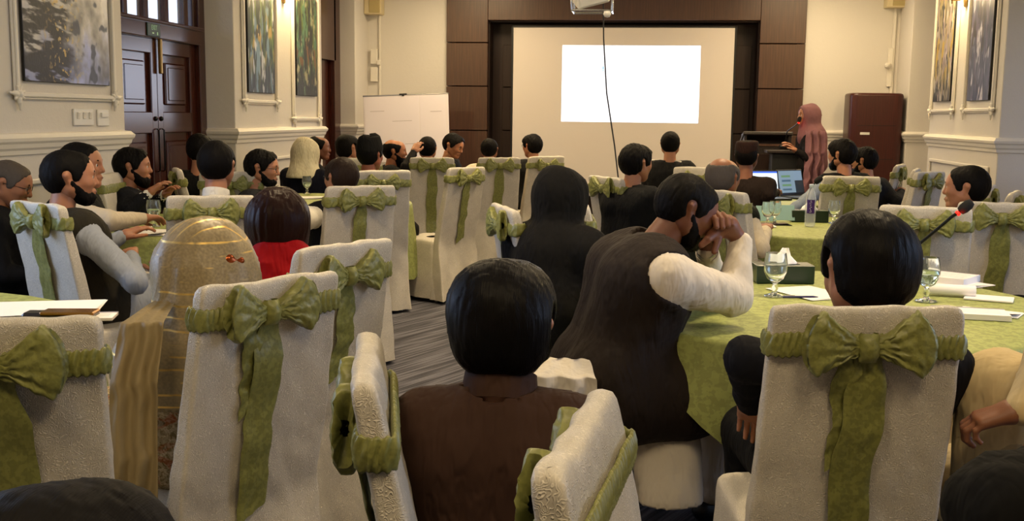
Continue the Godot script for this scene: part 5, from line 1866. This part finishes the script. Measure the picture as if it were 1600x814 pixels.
func build_chairs() -> void:
	var fine := "covered banquet chairs with green bows"
	seat_chair(make_chair(1, 0.085, 1.0, 0.56, 0.09, true, true), Vector3(0.47, 0, -2.31), 6.0, "large brocade covered chair with a big green bow, lower right")
	seat_chair(make_chair(2, 0.075, 0.95, 0.50, 0.085, true, true, -0.02), Vector3(-0.885, 0, -2.42), 58.0, "covered chair with green bow right of the golden shawl")
	seat_chair(make_chair(3, 0.10, 0.95, 0.30, 0.075, true, false, 0.0), Vector3(-0.91, 0, -3.14), 63.0, "covered chair with green bow behind the woman in red scarf")
	seat_chair(make_chair(4, 0.09, 1.02, 0.62, 0.15, true, false), Vector3(-1.22, 0, -1.83), 24.0, "covered chair with wide green sash in the lower left corner")
	seat_chair(make_chair(5, 0.10, 1.0, 0.42, 0.08, true, true), Vector3(-0.44, 0, -1.66), -76.0, "covered chair seen edge-on, left of the man in brown vest")
	seat_chair(make_chair(6, 0.085, 1.0, 0.42, 0.08, true, false), Vector3(-0.07, 0, -1.33), -97.0, "covered chair seen edge-on, right of the man in brown vest")
	var proto := [make_chair(7, 0.085, 0.95, 0.46, 0.075, false), make_chair(8, 0.09, 0.85, 0.30, 0.07, false), make_chair(9, 0.08, 1.0, 0.6, 0.095, false)]
	var first := [true, true, true]
	for c in [
		[Vector3(-2.564, 1.030, -4.244), -30.0, 2, "covered chair with long sash left of the man in grey sleeves"],
		[Vector3(-2.040, 1.030, -4.817), 26.0, 0, "covered chair with green bow behind the man in brown jacket"],
		[Vector3(-2.736, 1.030, -6.792), 14.0, 1, "covered chair half hidden behind the man in brown jacket"],
		[Vector3(-1.554, 1.030, -5.693), 38.0, 0, "covered chair with green bow behind the man in rimless eyeglasses"],
		[Vector3(-1.837, 1.030, -7.306), 30.0, 1, "covered chair with green sash behind the man in black pointed cap"],
		[Vector3(-1.960, 1.030, -9.664), 16.0, 2, "covered chair with long green sash behind the man touching his ear"],
		[Vector3(-1.358, 1.030, -7.982), 58.0, 0, "empty covered chair turned left, its white seat showing"],
		[Vector3(-1.375, 1.030, -9.932), 24.0, 2, "covered chair with green bow before the balding man in cream"],
		[Vector3(-0.985, 1.030, -10.449), 38.0, 1, "covered chair with green bow behind the man at the screen's edge"],
		[Vector3(-0.605, 1.030, -4.586), -68.0, 0, "covered chair left of the woman in black, seen edge-on"],
		[Vector3(-0.274, 0.985, -4.839), -84.0, 1, "covered chair peeping out right of the woman in black"],
		[Vector3(-0.261, 1.030, -7.042), -56.0, 2, "covered chair with green bow left of the man in black jacket"],
		[Vector3(0.144, 1.030, -9.992), -30.0, 1, "covered chair with small bow behind the man before the screen"],
		[Vector3(0.411, 1.030, -8.681), -10.0, 1, "covered chair left of the balding grey-haired man"],
		[Vector3(0.410, 1.030, -5.935), -52.0, 0, "covered chair with green bow behind the balding grey-haired man"],
		[Vector3(1.417, 1.030, -7.714), 6.0, 0, "covered chair with green bow behind the two bearded men"],
		[Vector3(2.227, 1.030, -9.895), 68.0, 1, "empty covered chair nearest the brown cabinet"],
		[Vector3(2.160, 1.030, -9.032), 72.0, 1, "empty covered chair second from the brown cabinet"],
		[Vector3(2.167, 1.030, -8.619), 46.0, 0, "empty covered chair with green bow before the right pier"],
		[Vector3(2.085, 1.030, -6.863), 70.0, 1, "covered chair just right of the man with thinning hair"],
		[Vector3(2.037, 1.030, -6.279), 66.0, 1, "covered chair at the right edge below the dado rail"],
		[Vector3(1.277, 1.030, -5.106), -10.0, 0, "covered chair with green bow behind the man with thinning hair"],
		[Vector3(1.724, 1.030, -5.458), -4.0, 2, "covered chair with hanging sash at the right edge, before thinning-haired man"],
		[Vector3(-3.219, 1.030, -7.054), -60.0, 1, "covered chair edge-on below the wooden door"],
		[Vector3(-3.069, 1.000, -9.344), -70.0, 1, "covered chair edge-on left of the white headscarf"],
		[Vector3(-3.313, 1.004, -5.834), -82.0, 1, "covered chair against the left wall behind grey-sleeved man"],
		[Vector3(-3.341, 0.997, -6.338), -82.0, 1, "covered chair against the left wall behind the man in suit"],
		[Vector3(-2.539, 1.030, -9.245), 20.0, 1, "covered chair behind the dark-haired man near the flip chart"],
	]:
		var k: int = c[2]
		var o: Node3D = proto[k] if first[k] else dup(proto[k], V, 0.0)
		first[k] = false
		seat_chair(o, c[0], c[1], c[3], fine)

func build_people() -> void:
	var navy := cloth(Color(0.055, 0.06, 0.085))
	var black := cloth(Color(0.04, 0.038, 0.04))
	var soft_black := cloth(Color(0.05, 0.045, 0.045), 0.9)
	var cream := cloth(Color(0.80, 0.75, 0.66))
	var white := cloth(Color(0.86, 0.84, 0.80))
	var grey := cloth(Color(0.56, 0.58, 0.62))
	var brown := cloth(Color(0.30, 0.20, 0.14))
	var dark_brown := cloth(Color(0.165, 0.105, 0.085))
	var olive := cloth(Color(0.15, 0.135, 0.10))
	var tan := Color(0.66, 0.45, 0.33)
	var dark := Color(0.50, 0.32, 0.23)
	# --- front row
	person("man in brown vest with short black hair, seen from behind between two edge-on chairs", Vector3(-0.251, 1.156, -1.885), 0.0, {"s": 1.02, "bw": 0.84, "fine": 2, "hair": "wide", "hairmat": M.hair_glossy, "vest": cloth(Color(0.21, 0.135, 0.10), 0.8), "shirt": cream, "trousers": cream, "collar": cloth(Color(0.21, 0.135, 0.10), 0.8), "skin": tan, "hip": 0.52, "neck": 0.0, "shrug": 0.035, "vest_w": 1.0, "kameez": true})
	person("man with large head of black hair and navy sleeves behind the big brocade chair", Vector3(0.529, 1.196, -2.599), 10.0, {"s": 1.16, "bw": 1.0, "fine": 2, "hair": "wide", "hairmat": M.hair_glossy, "shirt": cloth(Color(0.05, 0.05, 0.075)), "trousers": cloth(Color(0.035, 0.033, 0.035)), "nod": 14.0, "lean": -0.06, "skin": tan, "hip": 0.52,
		"armL": [Vector3(0.251, 0.852, -2.547), Vector3(0.281, 0.693, -2.733)], "armR": [Vector3(0.652, 0.809, -2.541), Vector3(0.698, 0.702, -2.837)]})
	person("man in dark brown vest and cream sleeves leaning on the table with clasped hands", Vector3(0.126, 1.233, -3.499), -74.0, {"s": 0.96, "bw": 1.2, "sleeve": 0.010, "neck": 0.005, "nback": 0.03, "fine": 2, "hair": "short", "shirt": cloth(Color(0.82, 0.78, 0.72)), "vest": cloth(Color(0.135, 0.105, 0.09), 0.8), "trousers": cloth(Color(0.70, 0.66, 0.60)), "kameez": true, "lean": 0.24, "nod": 24.0, "look": 6.0, "skin": Color(0.45, 0.28, 0.2), "beard": 0.0, "vest_long": 0.42, "hip": 0.56, "shrug": 0.06, "vest_w": 1.0,
		"armR": [Vector3(0.286, 0.853, -3.436), Vector3(0.312, 1.024, -3.534)], "armL": [Vector3(0.263, 0.797, -3.792), Vector3(0.204, 0.983, -3.566)], "no_hands": true, "armhole": true, "clasp": clasped_hands(), "extra": vest_man_extra})
	person("woman in a black abaya and headscarf, seen from behind in the middle", Vector3(-0.356, 1.197, -4.502), -32.0, {"woman": true, "hair": "", "fine": 1, "s": 0.99, "bw": 1.0, "shirt": soft_black, "trousers": soft_black, "kameez": true, "extra": func(t, J, cell): scarf(t, J, cell, "headscarf", soft_black, 0.34, 1.15, 0.026)})
	person("woman under a sheer golden shawl with shining stripes, seen from behind", Vector3(-1.146, 1.127, -2.644), 42.0, {"woman": true, "hair": "short", "hairmat": M.hair_brown, "fine": 1, "s": 0.98, "bw": 0.95, "shirt": print_cloth(), "kameez": true, "trousers": cream, "extra": gold_shawl, "lean": 0.04})
	person("woman with a dark chin-length bob and bright red scarf, seen from behind", Vector3(-1.203, 1.168, -3.375), 28.0, {"woman": true, "hair": "bob", "hairmat": M.hair_bob, "fine": 1, "s": 1.00, "shirt": cloth(Color(0.12, 0.02, 0.03)), "trousers": black, "extra": red_scarf})
	# --- left side
	person("grey haired man in eyeglasses and dark navy suit at the left edge", Vector3(-3.328, 1.147, -5.242), -70.0, {"s": 1.02, "hair": "short", "hairmat": M.hair_grey, "shirt": white, "vest": navy, "jacket": true, "trousers": navy, "glasses": true, "face": true, "nod": 18.0, "skin": tan, "fine": 1})
	person("man in dark olive vest with grey sleeves beside the long-sashed chair", Vector3(-2.589, 1.237, -4.533), -38.0, {"s": 1.05, "bw": 1.1, "fine": 1, "hair": "short", "beard": 0.0, "face": true, "look": -14.0, "shirt": grey, "vest": olive, "trousers": grey, "kameez": true, "skin": tan, "lean": -0.08, "armR": [Vector3(-2.172, 0.691, -4.307), Vector3(-2.361, 0.753, -4.648)], "armL": [Vector3(-2.690, 0.730, -4.756), Vector3(-2.529, 0.812, -4.889)]})
	person("man in black vest and cream shirt behind the olive-vested man, in profile", Vector3(-2.905, 1.251, -5.207), -80.0, {"s": 1.00, "fine": 1, "hair": "short", "shirt": cream, "vest": black, "face": true, "collar": white, "trousers": cream, "skin": tan, "armR": [Vector3(-2.693, 0.868, -5.080), Vector3(-2.620, 0.859, -5.291)]})
	person("bearded man in navy suit and open white shirt holding his hands to his chest", Vector3(-3.311, 1.175, -6.570), -66.0, {"s": 1.02, "fine": 1, "hair": "thick", "beard": 0.015, "face": true, "shirt": white, "collar": white, "vest": navy, "jacket": true, "trousers": navy, "skin": tan, "armR": [Vector3(-3.232, 0.796, -6.324), Vector3(-3.123, 0.901, -6.403)], "armL": [Vector3(-3.256, 0.781, -6.726), Vector3(-3.130, 0.875, -6.653)]})
	person("man in black with curly hair beside the wooden door", Vector3(-3.291, 1.249, -7.599), 4.0, {"s": 1.00, "hair": "thick", "shirt": black, "trousers": black, "skin": tan})
	person("man in brown jacket with white collar, seen from behind", Vector3(-2.173, 1.271, -5.220), 8.0, {"s": 1.05, "fine": 1, "bw": 1.05, "hair": "short", "shirt": cloth(Color(0.36, 0.235, 0.155)), "collar": white, "trousers": brown, "skin": tan, "shrug": 0.05})
	person("young bearded man in eyeglasses and dark jacket, in profile facing right", Vector3(-2.550, 1.166, -6.867), -78.0, {"s": 1.00, "fine": 1, "hair": "thick", "beard": 0.0, "glasses": true, "face": true, "shirt": cloth(Color(0.12, 0.12, 0.13)), "trousers": black, "skin": tan, "nod": 6.0})
	person("man in rimless eyeglasses, black vest and white sleeves, facing left", Vector3(-1.764, 1.163, -6.050), 30.0, {"s": 1.03, "fine": 1, "hair": "short", "hairmat": M.hair_brown, "glasses": true, "face": true, "look": 16.0, "shirt": white, "collar": white, "vest": cloth(Color(0.055, 0.05, 0.048)), "trousers": white, "skin": tan, "armL": [Vector3(-1.862, 0.830, -5.687), Vector3(-1.988, 0.873, -5.982)]})
	person("woman in a white headscarf and navy dress at the left pier", Vector3(-2.987, 1.194, -9.156), -8.0, {"woman": true, "hair": "", "s": 1.00, "shirt": cloth(Color(0.045, 0.05, 0.11)), "trousers": navy, "extra": func(t, J, cell): scarf(t, J, cell, "headscarf", cloth(Color(0.84, 0.80, 0.68), 0.8, 0.9), 0.0, 0.5, 0.024, true, 1.2, 0.06)})
	person("balding man in dark clothes just right of the white headscarf", Vector3(-3.127, 1.201, -9.953), -70.0, {"s": 0.98, "hair": "receding", "face": true, "shirt": black, "trousers": black, "skin": dark})
	person("man with thick black hair before the flip chart's left edge", Vector3(-2.681, 1.222, -9.401), -24.0, {"s": 1.00, "hair": "wide", "shirt": black, "trousers": black, "skin": tan})
	person("man in a black wedge-shaped wool cap, seen from behind", Vector3(-2.066, 1.224, -7.851), -14.0, {"s": 1.02, "hair": "short", "shirt": cloth(Color(0.14, 0.12, 0.115)), "trousers": black, "skin": Color(0.58, 0.34, 0.25), "extra": func(t, J, _c): topi(t, J, cloth(Color(0.035, 0.033, 0.035), 0.95), 0.10, "wool_cap", 1.0)})
	person("bald man with a full black beard in front of the flip chart", Vector3(-2.428, 1.177, -10.139), -72.0, {"s": 1.02, "hair": "bald", "beard": 0.06, "face": true, "shirt": white, "vest": black, "jacket": true, "trousers": black, "skin": Color(0.66, 0.43, 0.29)})
	person("man holding a hand to his left ear, seen from behind", Vector3(-2.120, 1.204, -10.232), 4.0, {"s": 1.02, "hair": "short", "shirt": cloth(Color(0.09, 0.08, 0.08)), "trousers": black, "skin": tan, "armL": [Vector3(-2.198, 0.934, -9.626), Vector3(-2.153, 1.071, -9.752)], "armR": [Vector3(-1.883, 0.851, -9.857), Vector3(-1.963, 0.791, -10.144)]})
	person("dark haired man looking down, right of the flip chart", Vector3(-2.029, 1.216, -11.109), -106.0, {"s": 1.02, "hair": "thick", "face": true, "nod": 20.0, "shirt": black, "trousers": black, "skin": tan})
	person("balding man in a cream shirt before the brown panel", Vector3(-1.545, 1.196, -10.455), 0.0, {"s": 0.98, "hair": "receding", "shirt": cream, "trousers": cream, "skin": dark})
	person("man in black vest and cream sleeves at the left edge of screen", Vector3(-1.170, 1.225, -10.913), 22.0, {"s": 1.00, "hair": "thick", "glasses": true, "face": true, "look": 20.0, "shirt": cream, "vest": black, "trousers": cream, "skin": tan, "armL": [Vector3(-1.355, 0.872, -10.740), Vector3(-1.404, 0.802, -10.927)]})
	# --- right side
	person("man in black jacket with side-parted hair right of the chair with bow", Vector3(-0.074, 1.239, -6.984), -40.0, {"s": 1.03, "bw": 1.0, "fine": 1, "hair": "thick", "shirt": cloth(Color(0.04, 0.042, 0.05)), "vest": cloth(Color(0.04, 0.042, 0.05)), "jacket": true, "trousers": black, "skin": tan})
	person("man in charcoal vest seen from behind below the slide", Vector3(0.206, 1.289, -9.975), -4.0, {"s": 1.02, "hair": "short", "shirt": cloth(Color(0.12, 0.11, 0.11)), "vest": cloth(Color(0.085, 0.08, 0.08)), "trousers": black, "skin": tan})
	person("balding grey haired man in olive vest and cream sleeves", Vector3(0.430, 1.199, -6.177), -28.0, {"s": 1.03, "bw": 1.0, "fine": 1, "hair": "bald", "hairmat": M.hair_grey, "shirt": cream, "vest": cloth(Color(0.085, 0.095, 0.06)), "trousers": cream, "skin": Color(0.58, 0.37, 0.26), "armR": [Vector3(0.628, 0.716, -5.932), Vector3(0.687, 0.782, -6.253)]})
	person("man in dark brown clothes and a brown round cap at the laptops", Vector3(0.750, 1.247, -8.308), -14.0, {"s": 1.00, "hair": "short", "shirt": cloth(Color(0.115, 0.075, 0.06)), "trousers": dark_brown, "skin": dark, "armR": [Vector3(0.905, 0.852, -8.172), Vector3(1.003, 0.852, -8.540)], "extra": func(t, J, _c): topi(t, J, cloth(Color(0.13, 0.065, 0.05), 0.9), 0.075, "round_cap")})
	person("bearded man in black vest with pale grey sleeves, behind the bow chair", Vector3(1.513, 1.261, -8.660), 24.0, {"s": 1.02, "fine": 1, "hair": "thick", "beard": 0.0, "look": 20.0, "face": true, "shirt": cloth(Color(0.50, 0.54, 0.60)), "vest": black, "trousers": grey, "skin": tan, "armL": [Vector3(1.216, 0.815, -8.307), Vector3(1.079, 0.745, -8.179)]})
	person("man in navy sweater right of the bearded man, turned to the left", Vector3(1.861, 1.181, -9.557), 36.0, {"s": 1.00, "fine": 1, "hair": "thick", "beard": 0.0, "face": true, "look": 16.0, "shirt": cloth(Color(0.05, 0.055, 0.08)), "trousers": navy, "skin": tan, "armR": [Vector3(2.135, 0.717, -9.426), Vector3(2.225, 0.795, -9.753)]})
	person("man with thinning black hair in profile before the right pier", Vector3(1.705, 1.181, -5.978), 42.0, {"s": 1.03, "fine": 1, "hair": "short", "face": true, "look": 18.0, "shirt": black, "trousers": black, "skin": tan})
	person("woman speaker in a long mauve headscarf standing at the lectern", Vector3(1.740, 1.574, -12.138), 104.0, {"woman": true, "stand": true, "hip": 0.9, "hair": "", "face": true, "s": 0.99, "bw": 0.92, "shirt": cloth(Color(0.06, 0.045, 0.05)), "trousers": black, "skin": Color(0.62, 0.42, 0.32), "lean": -0.02, "extra": speaker_scarf, "group": "speaker", "armL": [Vector3(1.681, 1.005, -12.205), Vector3(1.580, 1.098, -12.104)], "armR": [Vector3(1.706, 1.000, -11.801), Vector3(1.581, 1.080, -11.796)]})
	# --- people cut by the frame
	person("person in beige tunic at the right edge, hand resting on knee", Vector3(1.116, 1.211, -2.704), 62.0, {"s": 0.99, "bw": 1.05, "fine": 2, "hair": "short", "shirt": cloth(Color(0.80, 0.72, 0.55)), "kameez": true, "trousers": cloth(Color(0.66, 0.60, 0.48)), "lean": 0.02, "kneeL": Vector3(0.912, 0.661, -3.061), "kneeR": Vector3(0.831, 0.796, -2.561), "ankleL": Vector3(0.901, 0.296, -3.010), "armL": [Vector3(0.891, 0.905, -2.431), Vector3(0.822, 0.800, -2.378)], "armR": [Vector3(0.915, 0.860, -2.275), Vector3(0.839, 0.768, -2.253)], "curl": 1.0, "handL": Vector3(-0.9, -0.35, -0.1), "skin": Color(0.5, 0.33, 0.24)})
	person("person in black at the lower right corner, back to the camera", Vector3(0.695, 1.201, -1.633), 14.0, {"s": 1.02, "bw": 1.15, "fine": 1, "hair": "short", "shirt": black, "trousers": black, "armL": [Vector3(0.512, 0.885, -1.516), Vector3(0.671, 0.787, -1.777)]})
	person("person in black seated past the right table, cut by the right edge", Vector3(1.901, 1.117, -4.976), 50.0, {"s": 1.02, "hair": "short", "shirt": black, "trousers": black})
	person("dark haired head cut off at the lower left corner", Vector3(-0.511, 1.081, -0.856), 0.0, {"s": 1.05, "fine": 1, "hair": "wide", "shirt": black, "trousers": black})

func clasped_hands() -> Array:
	# right hand closed round the left, the left hand's four fingers folded over its back
	var l := [
		[Vector3(0.312, 1.020, -3.534), Vector3(0.265, 1.074, -3.505), 0.027, 0.031, 0.02],
		[Vector3(0.265, 1.074, -3.505), Vector3(0.216, 1.044, -3.484), 0.031, 0.023, 0.02],
		[Vector3(0.221, 1.049, -3.475), Vector3(0.200, 1.035, -3.451), 0.015, 0.013, 0.008],
		[Vector3(0.200, 1.035, -3.451), Vector3(0.180, 1.016, -3.446), 0.0125, 0.0105, 0.003],
		[Vector3(0.234, 1.033, -3.475), Vector3(0.222, 0.995, -3.458), 0.013, 0.0105, 0.004],
		[Vector3(0.204, 0.979, -3.565), Vector3(0.201, 1.048, -3.554), 0.026, 0.030, 0.02],
		[Vector3(0.201, 1.048, -3.554), Vector3(0.215, 1.082, -3.540), 0.028, 0.02, 0.015],
	]
	var root := [Vector3(0.198, 1.077, -3.517), Vector3(0.214, 1.089, -3.531), Vector3(0.232, 1.092, -3.544), Vector3(0.249, 1.090, -3.556)]
	var bend := [Vector3(0.210, 1.109, -3.492), Vector3(0.228, 1.113, -3.495), Vector3(0.247, 1.109, -3.502), Vector3(0.264, 1.099, -3.508)]
	var tip := [Vector3(0.226, 1.075, -3.449), Vector3(0.245, 1.074, -3.457), Vector3(0.262, 1.080, -3.464), Vector3(0.276, 1.081, -3.477)]
	for k in 4:
		var mid: Vector3 = bend[k].lerp(tip[k], 0.5) + Vector3(0.004, 0.004, 0.006)
		l.append([root[k], bend[k], 0.012, 0.0115, 0.005])
		l.append([bend[k], mid, 0.0115, 0.0105, 0.002])
		l.append([mid, tip[k], 0.0105, 0.009, 0.002])
	return l

func vest_man_extra(t: Node3D, J: Dictionary, _cell: float) -> void:
	# steel watch and white cuffs
	var inv := t.transform.affine_inverse()
	for s in ["L", "R"]:
		var d: Vector3 = (J["W" + s] - J["E" + s]).normalized()
		var c := obj("cuff", shape("cuff", func(): return lathe([Vector2(0.036, -0.03), Vector2(0.040, -0.028), Vector2(0.039, 0.025), Vector2(0.034, 0.025), Vector2(0.034, -0.03)], 20)), cloth(Color(0.82, 0.78, 0.72)), t)
		var xx := d.cross(Vector3(0.3, 0.1, 1)).normalized()
		c.transform = Transform3D(Basis(xx, d, xx.cross(d)), J["W" + s] - d * 0.035)
		if s == "L":
			var w := obj("wristwatch", shape("watch", func(): return lathe([Vector2(0.030, -0.01), Vector2(0.034, -0.009), Vector2(0.034, 0.009), Vector2(0.030, 0.01)], 18)), M.steel, t)
			w.transform = Transform3D(c.transform.basis, J["W" + s] - d * 0.002)
	# the long tail of his cream tunic over the seat edge
	var l := []
	for q in [[inv * Vector3(-0.001, 0.506, -3.455), inv * Vector3(0.053, 0.208, -3.278)], [inv * Vector3(0.070, 0.502, -3.443), inv * Vector3(0.109, 0.210, -3.265)], [inv * Vector3(0.129, 0.497, -3.470), inv * Vector3(0.161, 0.209, -3.292)]]:
		l.append([q[0], q[1], 0.06, 0.05, 0.05])
	obj("tunic_tail", net_mesh(l, 0.0125, [Plane(Vector3(0, -1, 0), -0.21)], [0.008, Vector3(13, 1.6, 13), 3]), cloth(Color(0.76, 0.73, 0.68)), t)
	hanging_cloth(t, "tunic_tail", cloth(Color(0.76, 0.73, 0.68)), [inv * Vector3(-0.217, 0.689, -3.178), inv * Vector3(-0.228, 0.656, -3.071), inv * Vector3(-0.240, 0.562, -3.056), inv * Vector3(-0.240, 0.450, -3.041)], inv.basis * Vector3(0.97, -0.05, -0.2), [0.12, 0.2, 0.24, 0.26], 6, 0.009)

func print_cloth() -> StandardMaterial3D:
	var a := noise(61, 1.0, 2)
	var b := noise(62, 1.0, 2)
	var im := picture(256, 256, func(u, v):
		var c := Color(0.84, 0.77, 0.64)
		var w := tiled(a, u, v, 10.0, 10.0)
		if absf(sin(w * 12.0)) < 0.32:
			c = Color(0.46, 0.36, 0.17)
		if absf(tiled(b, u, v, 16.0, 16.0)) > 0.32:
			c = c.lerp(Color(0.40, 0.34, 0.18), 0.7)
		var f := tiled(b, u, v, 6.0, 5.0)
		if f > 0.28:
			c = Color(0.66, 0.26, 0.10)
		if f > 0.42:
			c = Color(0.22, 0.16, 0.14)
		return c)
	var m := mat(Color(0.95, 0.95, 0.95), 0.8, 0.0, 0.3)
	m.albedo_texture = tex(im)
	tri(m, Vector3(2.0, 2.0, 2.0))
	with_normal(m, M.crease_map, 0.4)
	return m

func gold_cloth() -> StandardMaterial3D:
	if M.has("gold_cloth"):
		return M.gold_cloth
	var a := noise(63, 1.0, 2)
	var stripe := func(u, v):
		var w := 0.004 * tiled(a, u, v, 6.0, 2.0)
		var s := fmod((v + w) * 15.0 + 30.0, 1.0)
		var on := smoothstep(0.74, 0.79, s) * (1.0 - smoothstep(0.90, 0.95, s))
		return on * smoothstep(0.04, 0.2, tiled(a, u, v, 3.0, 22.0))
	var col := picture(256, 256, func(u, v):
		var k := 0.92 + 0.14 * tiled(a, u, v, 50.0, 50.0)
		return Color(0.61 * k, 0.54 * k, 0.40 * k).lerp(Color(0.90, 0.76, 0.45), stripe.call(u, v)))
	var met := picture(256, 256, func(u, v):
		var s: float = stripe.call(u, v)
		return Color(s, s, s))
	var m := mat(Color(1, 1, 1), 0.5, 1.0, 0.4)
	m.albedo_texture = tex(col)
	m.metallic_texture = tex(met)
	m.roughness = 0.42
	tri(m, Vector3(2.2, 2.2, 2.2))
	with_normal(m, M.crease_map, 0.2)
	m.uv1_triplanar_sharpness = 12.0
	M.gold_cloth = m
	return m

func gold_shawl(t: Node3D, J: Dictionary, cell: float) -> void:
	var g := gold_cloth()
	scarf(t, J, 0.013, "shawl", g, 0.10, 1.0, 0.026, true, 1.42, 0.17)
	var inv := t.transform.affine_inverse()
	var plain_gold := cloth(Color(0.53, 0.465, 0.33), 0.55, 0.3)
	hanging_cloth(t, "shawl_end", plain_gold, [inv * Vector3(-1.182, 0.952, -2.493), inv * Vector3(-1.163, 0.928, -2.330), inv * Vector3(-1.154, 0.799, -2.262), inv * Vector3(-1.152, 0.624, -2.239), inv * Vector3(-1.167, 0.415, -2.259)], inv.basis * Vector3(0.95, 0.0, -0.3), [0.05, 0.10, 0.108, 0.112, 0.115], 12, 0.010)
	# bronze hair clip glinting through
	var c := sub_part(t, "hair_clip", shape("hair_clip", func(): return net_mesh([[Vector3(-0.03, 0, 0), Vector3(0.03, 0, 0), 0.012, 0.012, 0.01], [Vector3(0, 0.008, 0), Vector3(0, -0.008, 0), 0.014, 0.012, 0.01]], 0.004)), mat(Color(0.55, 0.26, 0.10), 0.25, 0.7), J)
	c.transform = c.transform * Transform3D(Basis(), Vector3(0.02, 0.03, 0.142))

func red_scarf(t: Node3D, J: Dictionary, _cell: float) -> void:
	var l := []
	for k in ["L", "R"]:
		l.append([J.N + Vector3(0, 0.0, 0.02), J["S" + k] + Vector3(0, 0.0, 0.0), 0.1, 0.098, 0.06])
		l.append([J["S" + k], J["S" + k].lerp(J["E" + k], 0.6), 0.09, 0.085, 0.06])
		l.append([J.N + Vector3(0, -0.05, -0.03), J["c" + k] + Vector3(0, -0.05, -0.06), 0.08, 0.1, 0.06])
	l.append([J.N + Vector3(0, 0.02, 0.02), J.N + Vector3(0, -0.22, 0.09), 0.09, 0.14, 0.06])
	l.append([J.N + Vector3(0, 0.045, 0.03), J.N + Vector3(0, 0.03, -0.04), 0.085, 0.08, 0.04])
	obj("scarf", net_mesh(l, 0.013, [], [0.02, Vector3(6, 10, 6), 15]), cloth(Color(0.62, 0.035, 0.07), 0.8, 0.9), t)

func speaker_scarf(t: Node3D, J: Dictionary, cell: float) -> void:
	var m := cloth(Color(0.47, 0.33, 0.355), 0.9, 0.5)
	scarf(t, J, 0.016, "headscarf", m, 0.16, 0.85, 0.024)
	var inv := t.transform.affine_inverse()
	hanging_cloth(t, "scarf_end", m, [inv * Vector3(1.779, 1.293, -11.850), inv * Vector3(1.778, 1.057, -11.767), inv * Vector3(1.759, 0.785, -11.728), inv * Vector3(1.750, 0.442, -11.730)], inv.basis * Vector3(0.96, 0, -0.25), [0.20, 0.2, 0.2, 0.22], 9, 0.03)
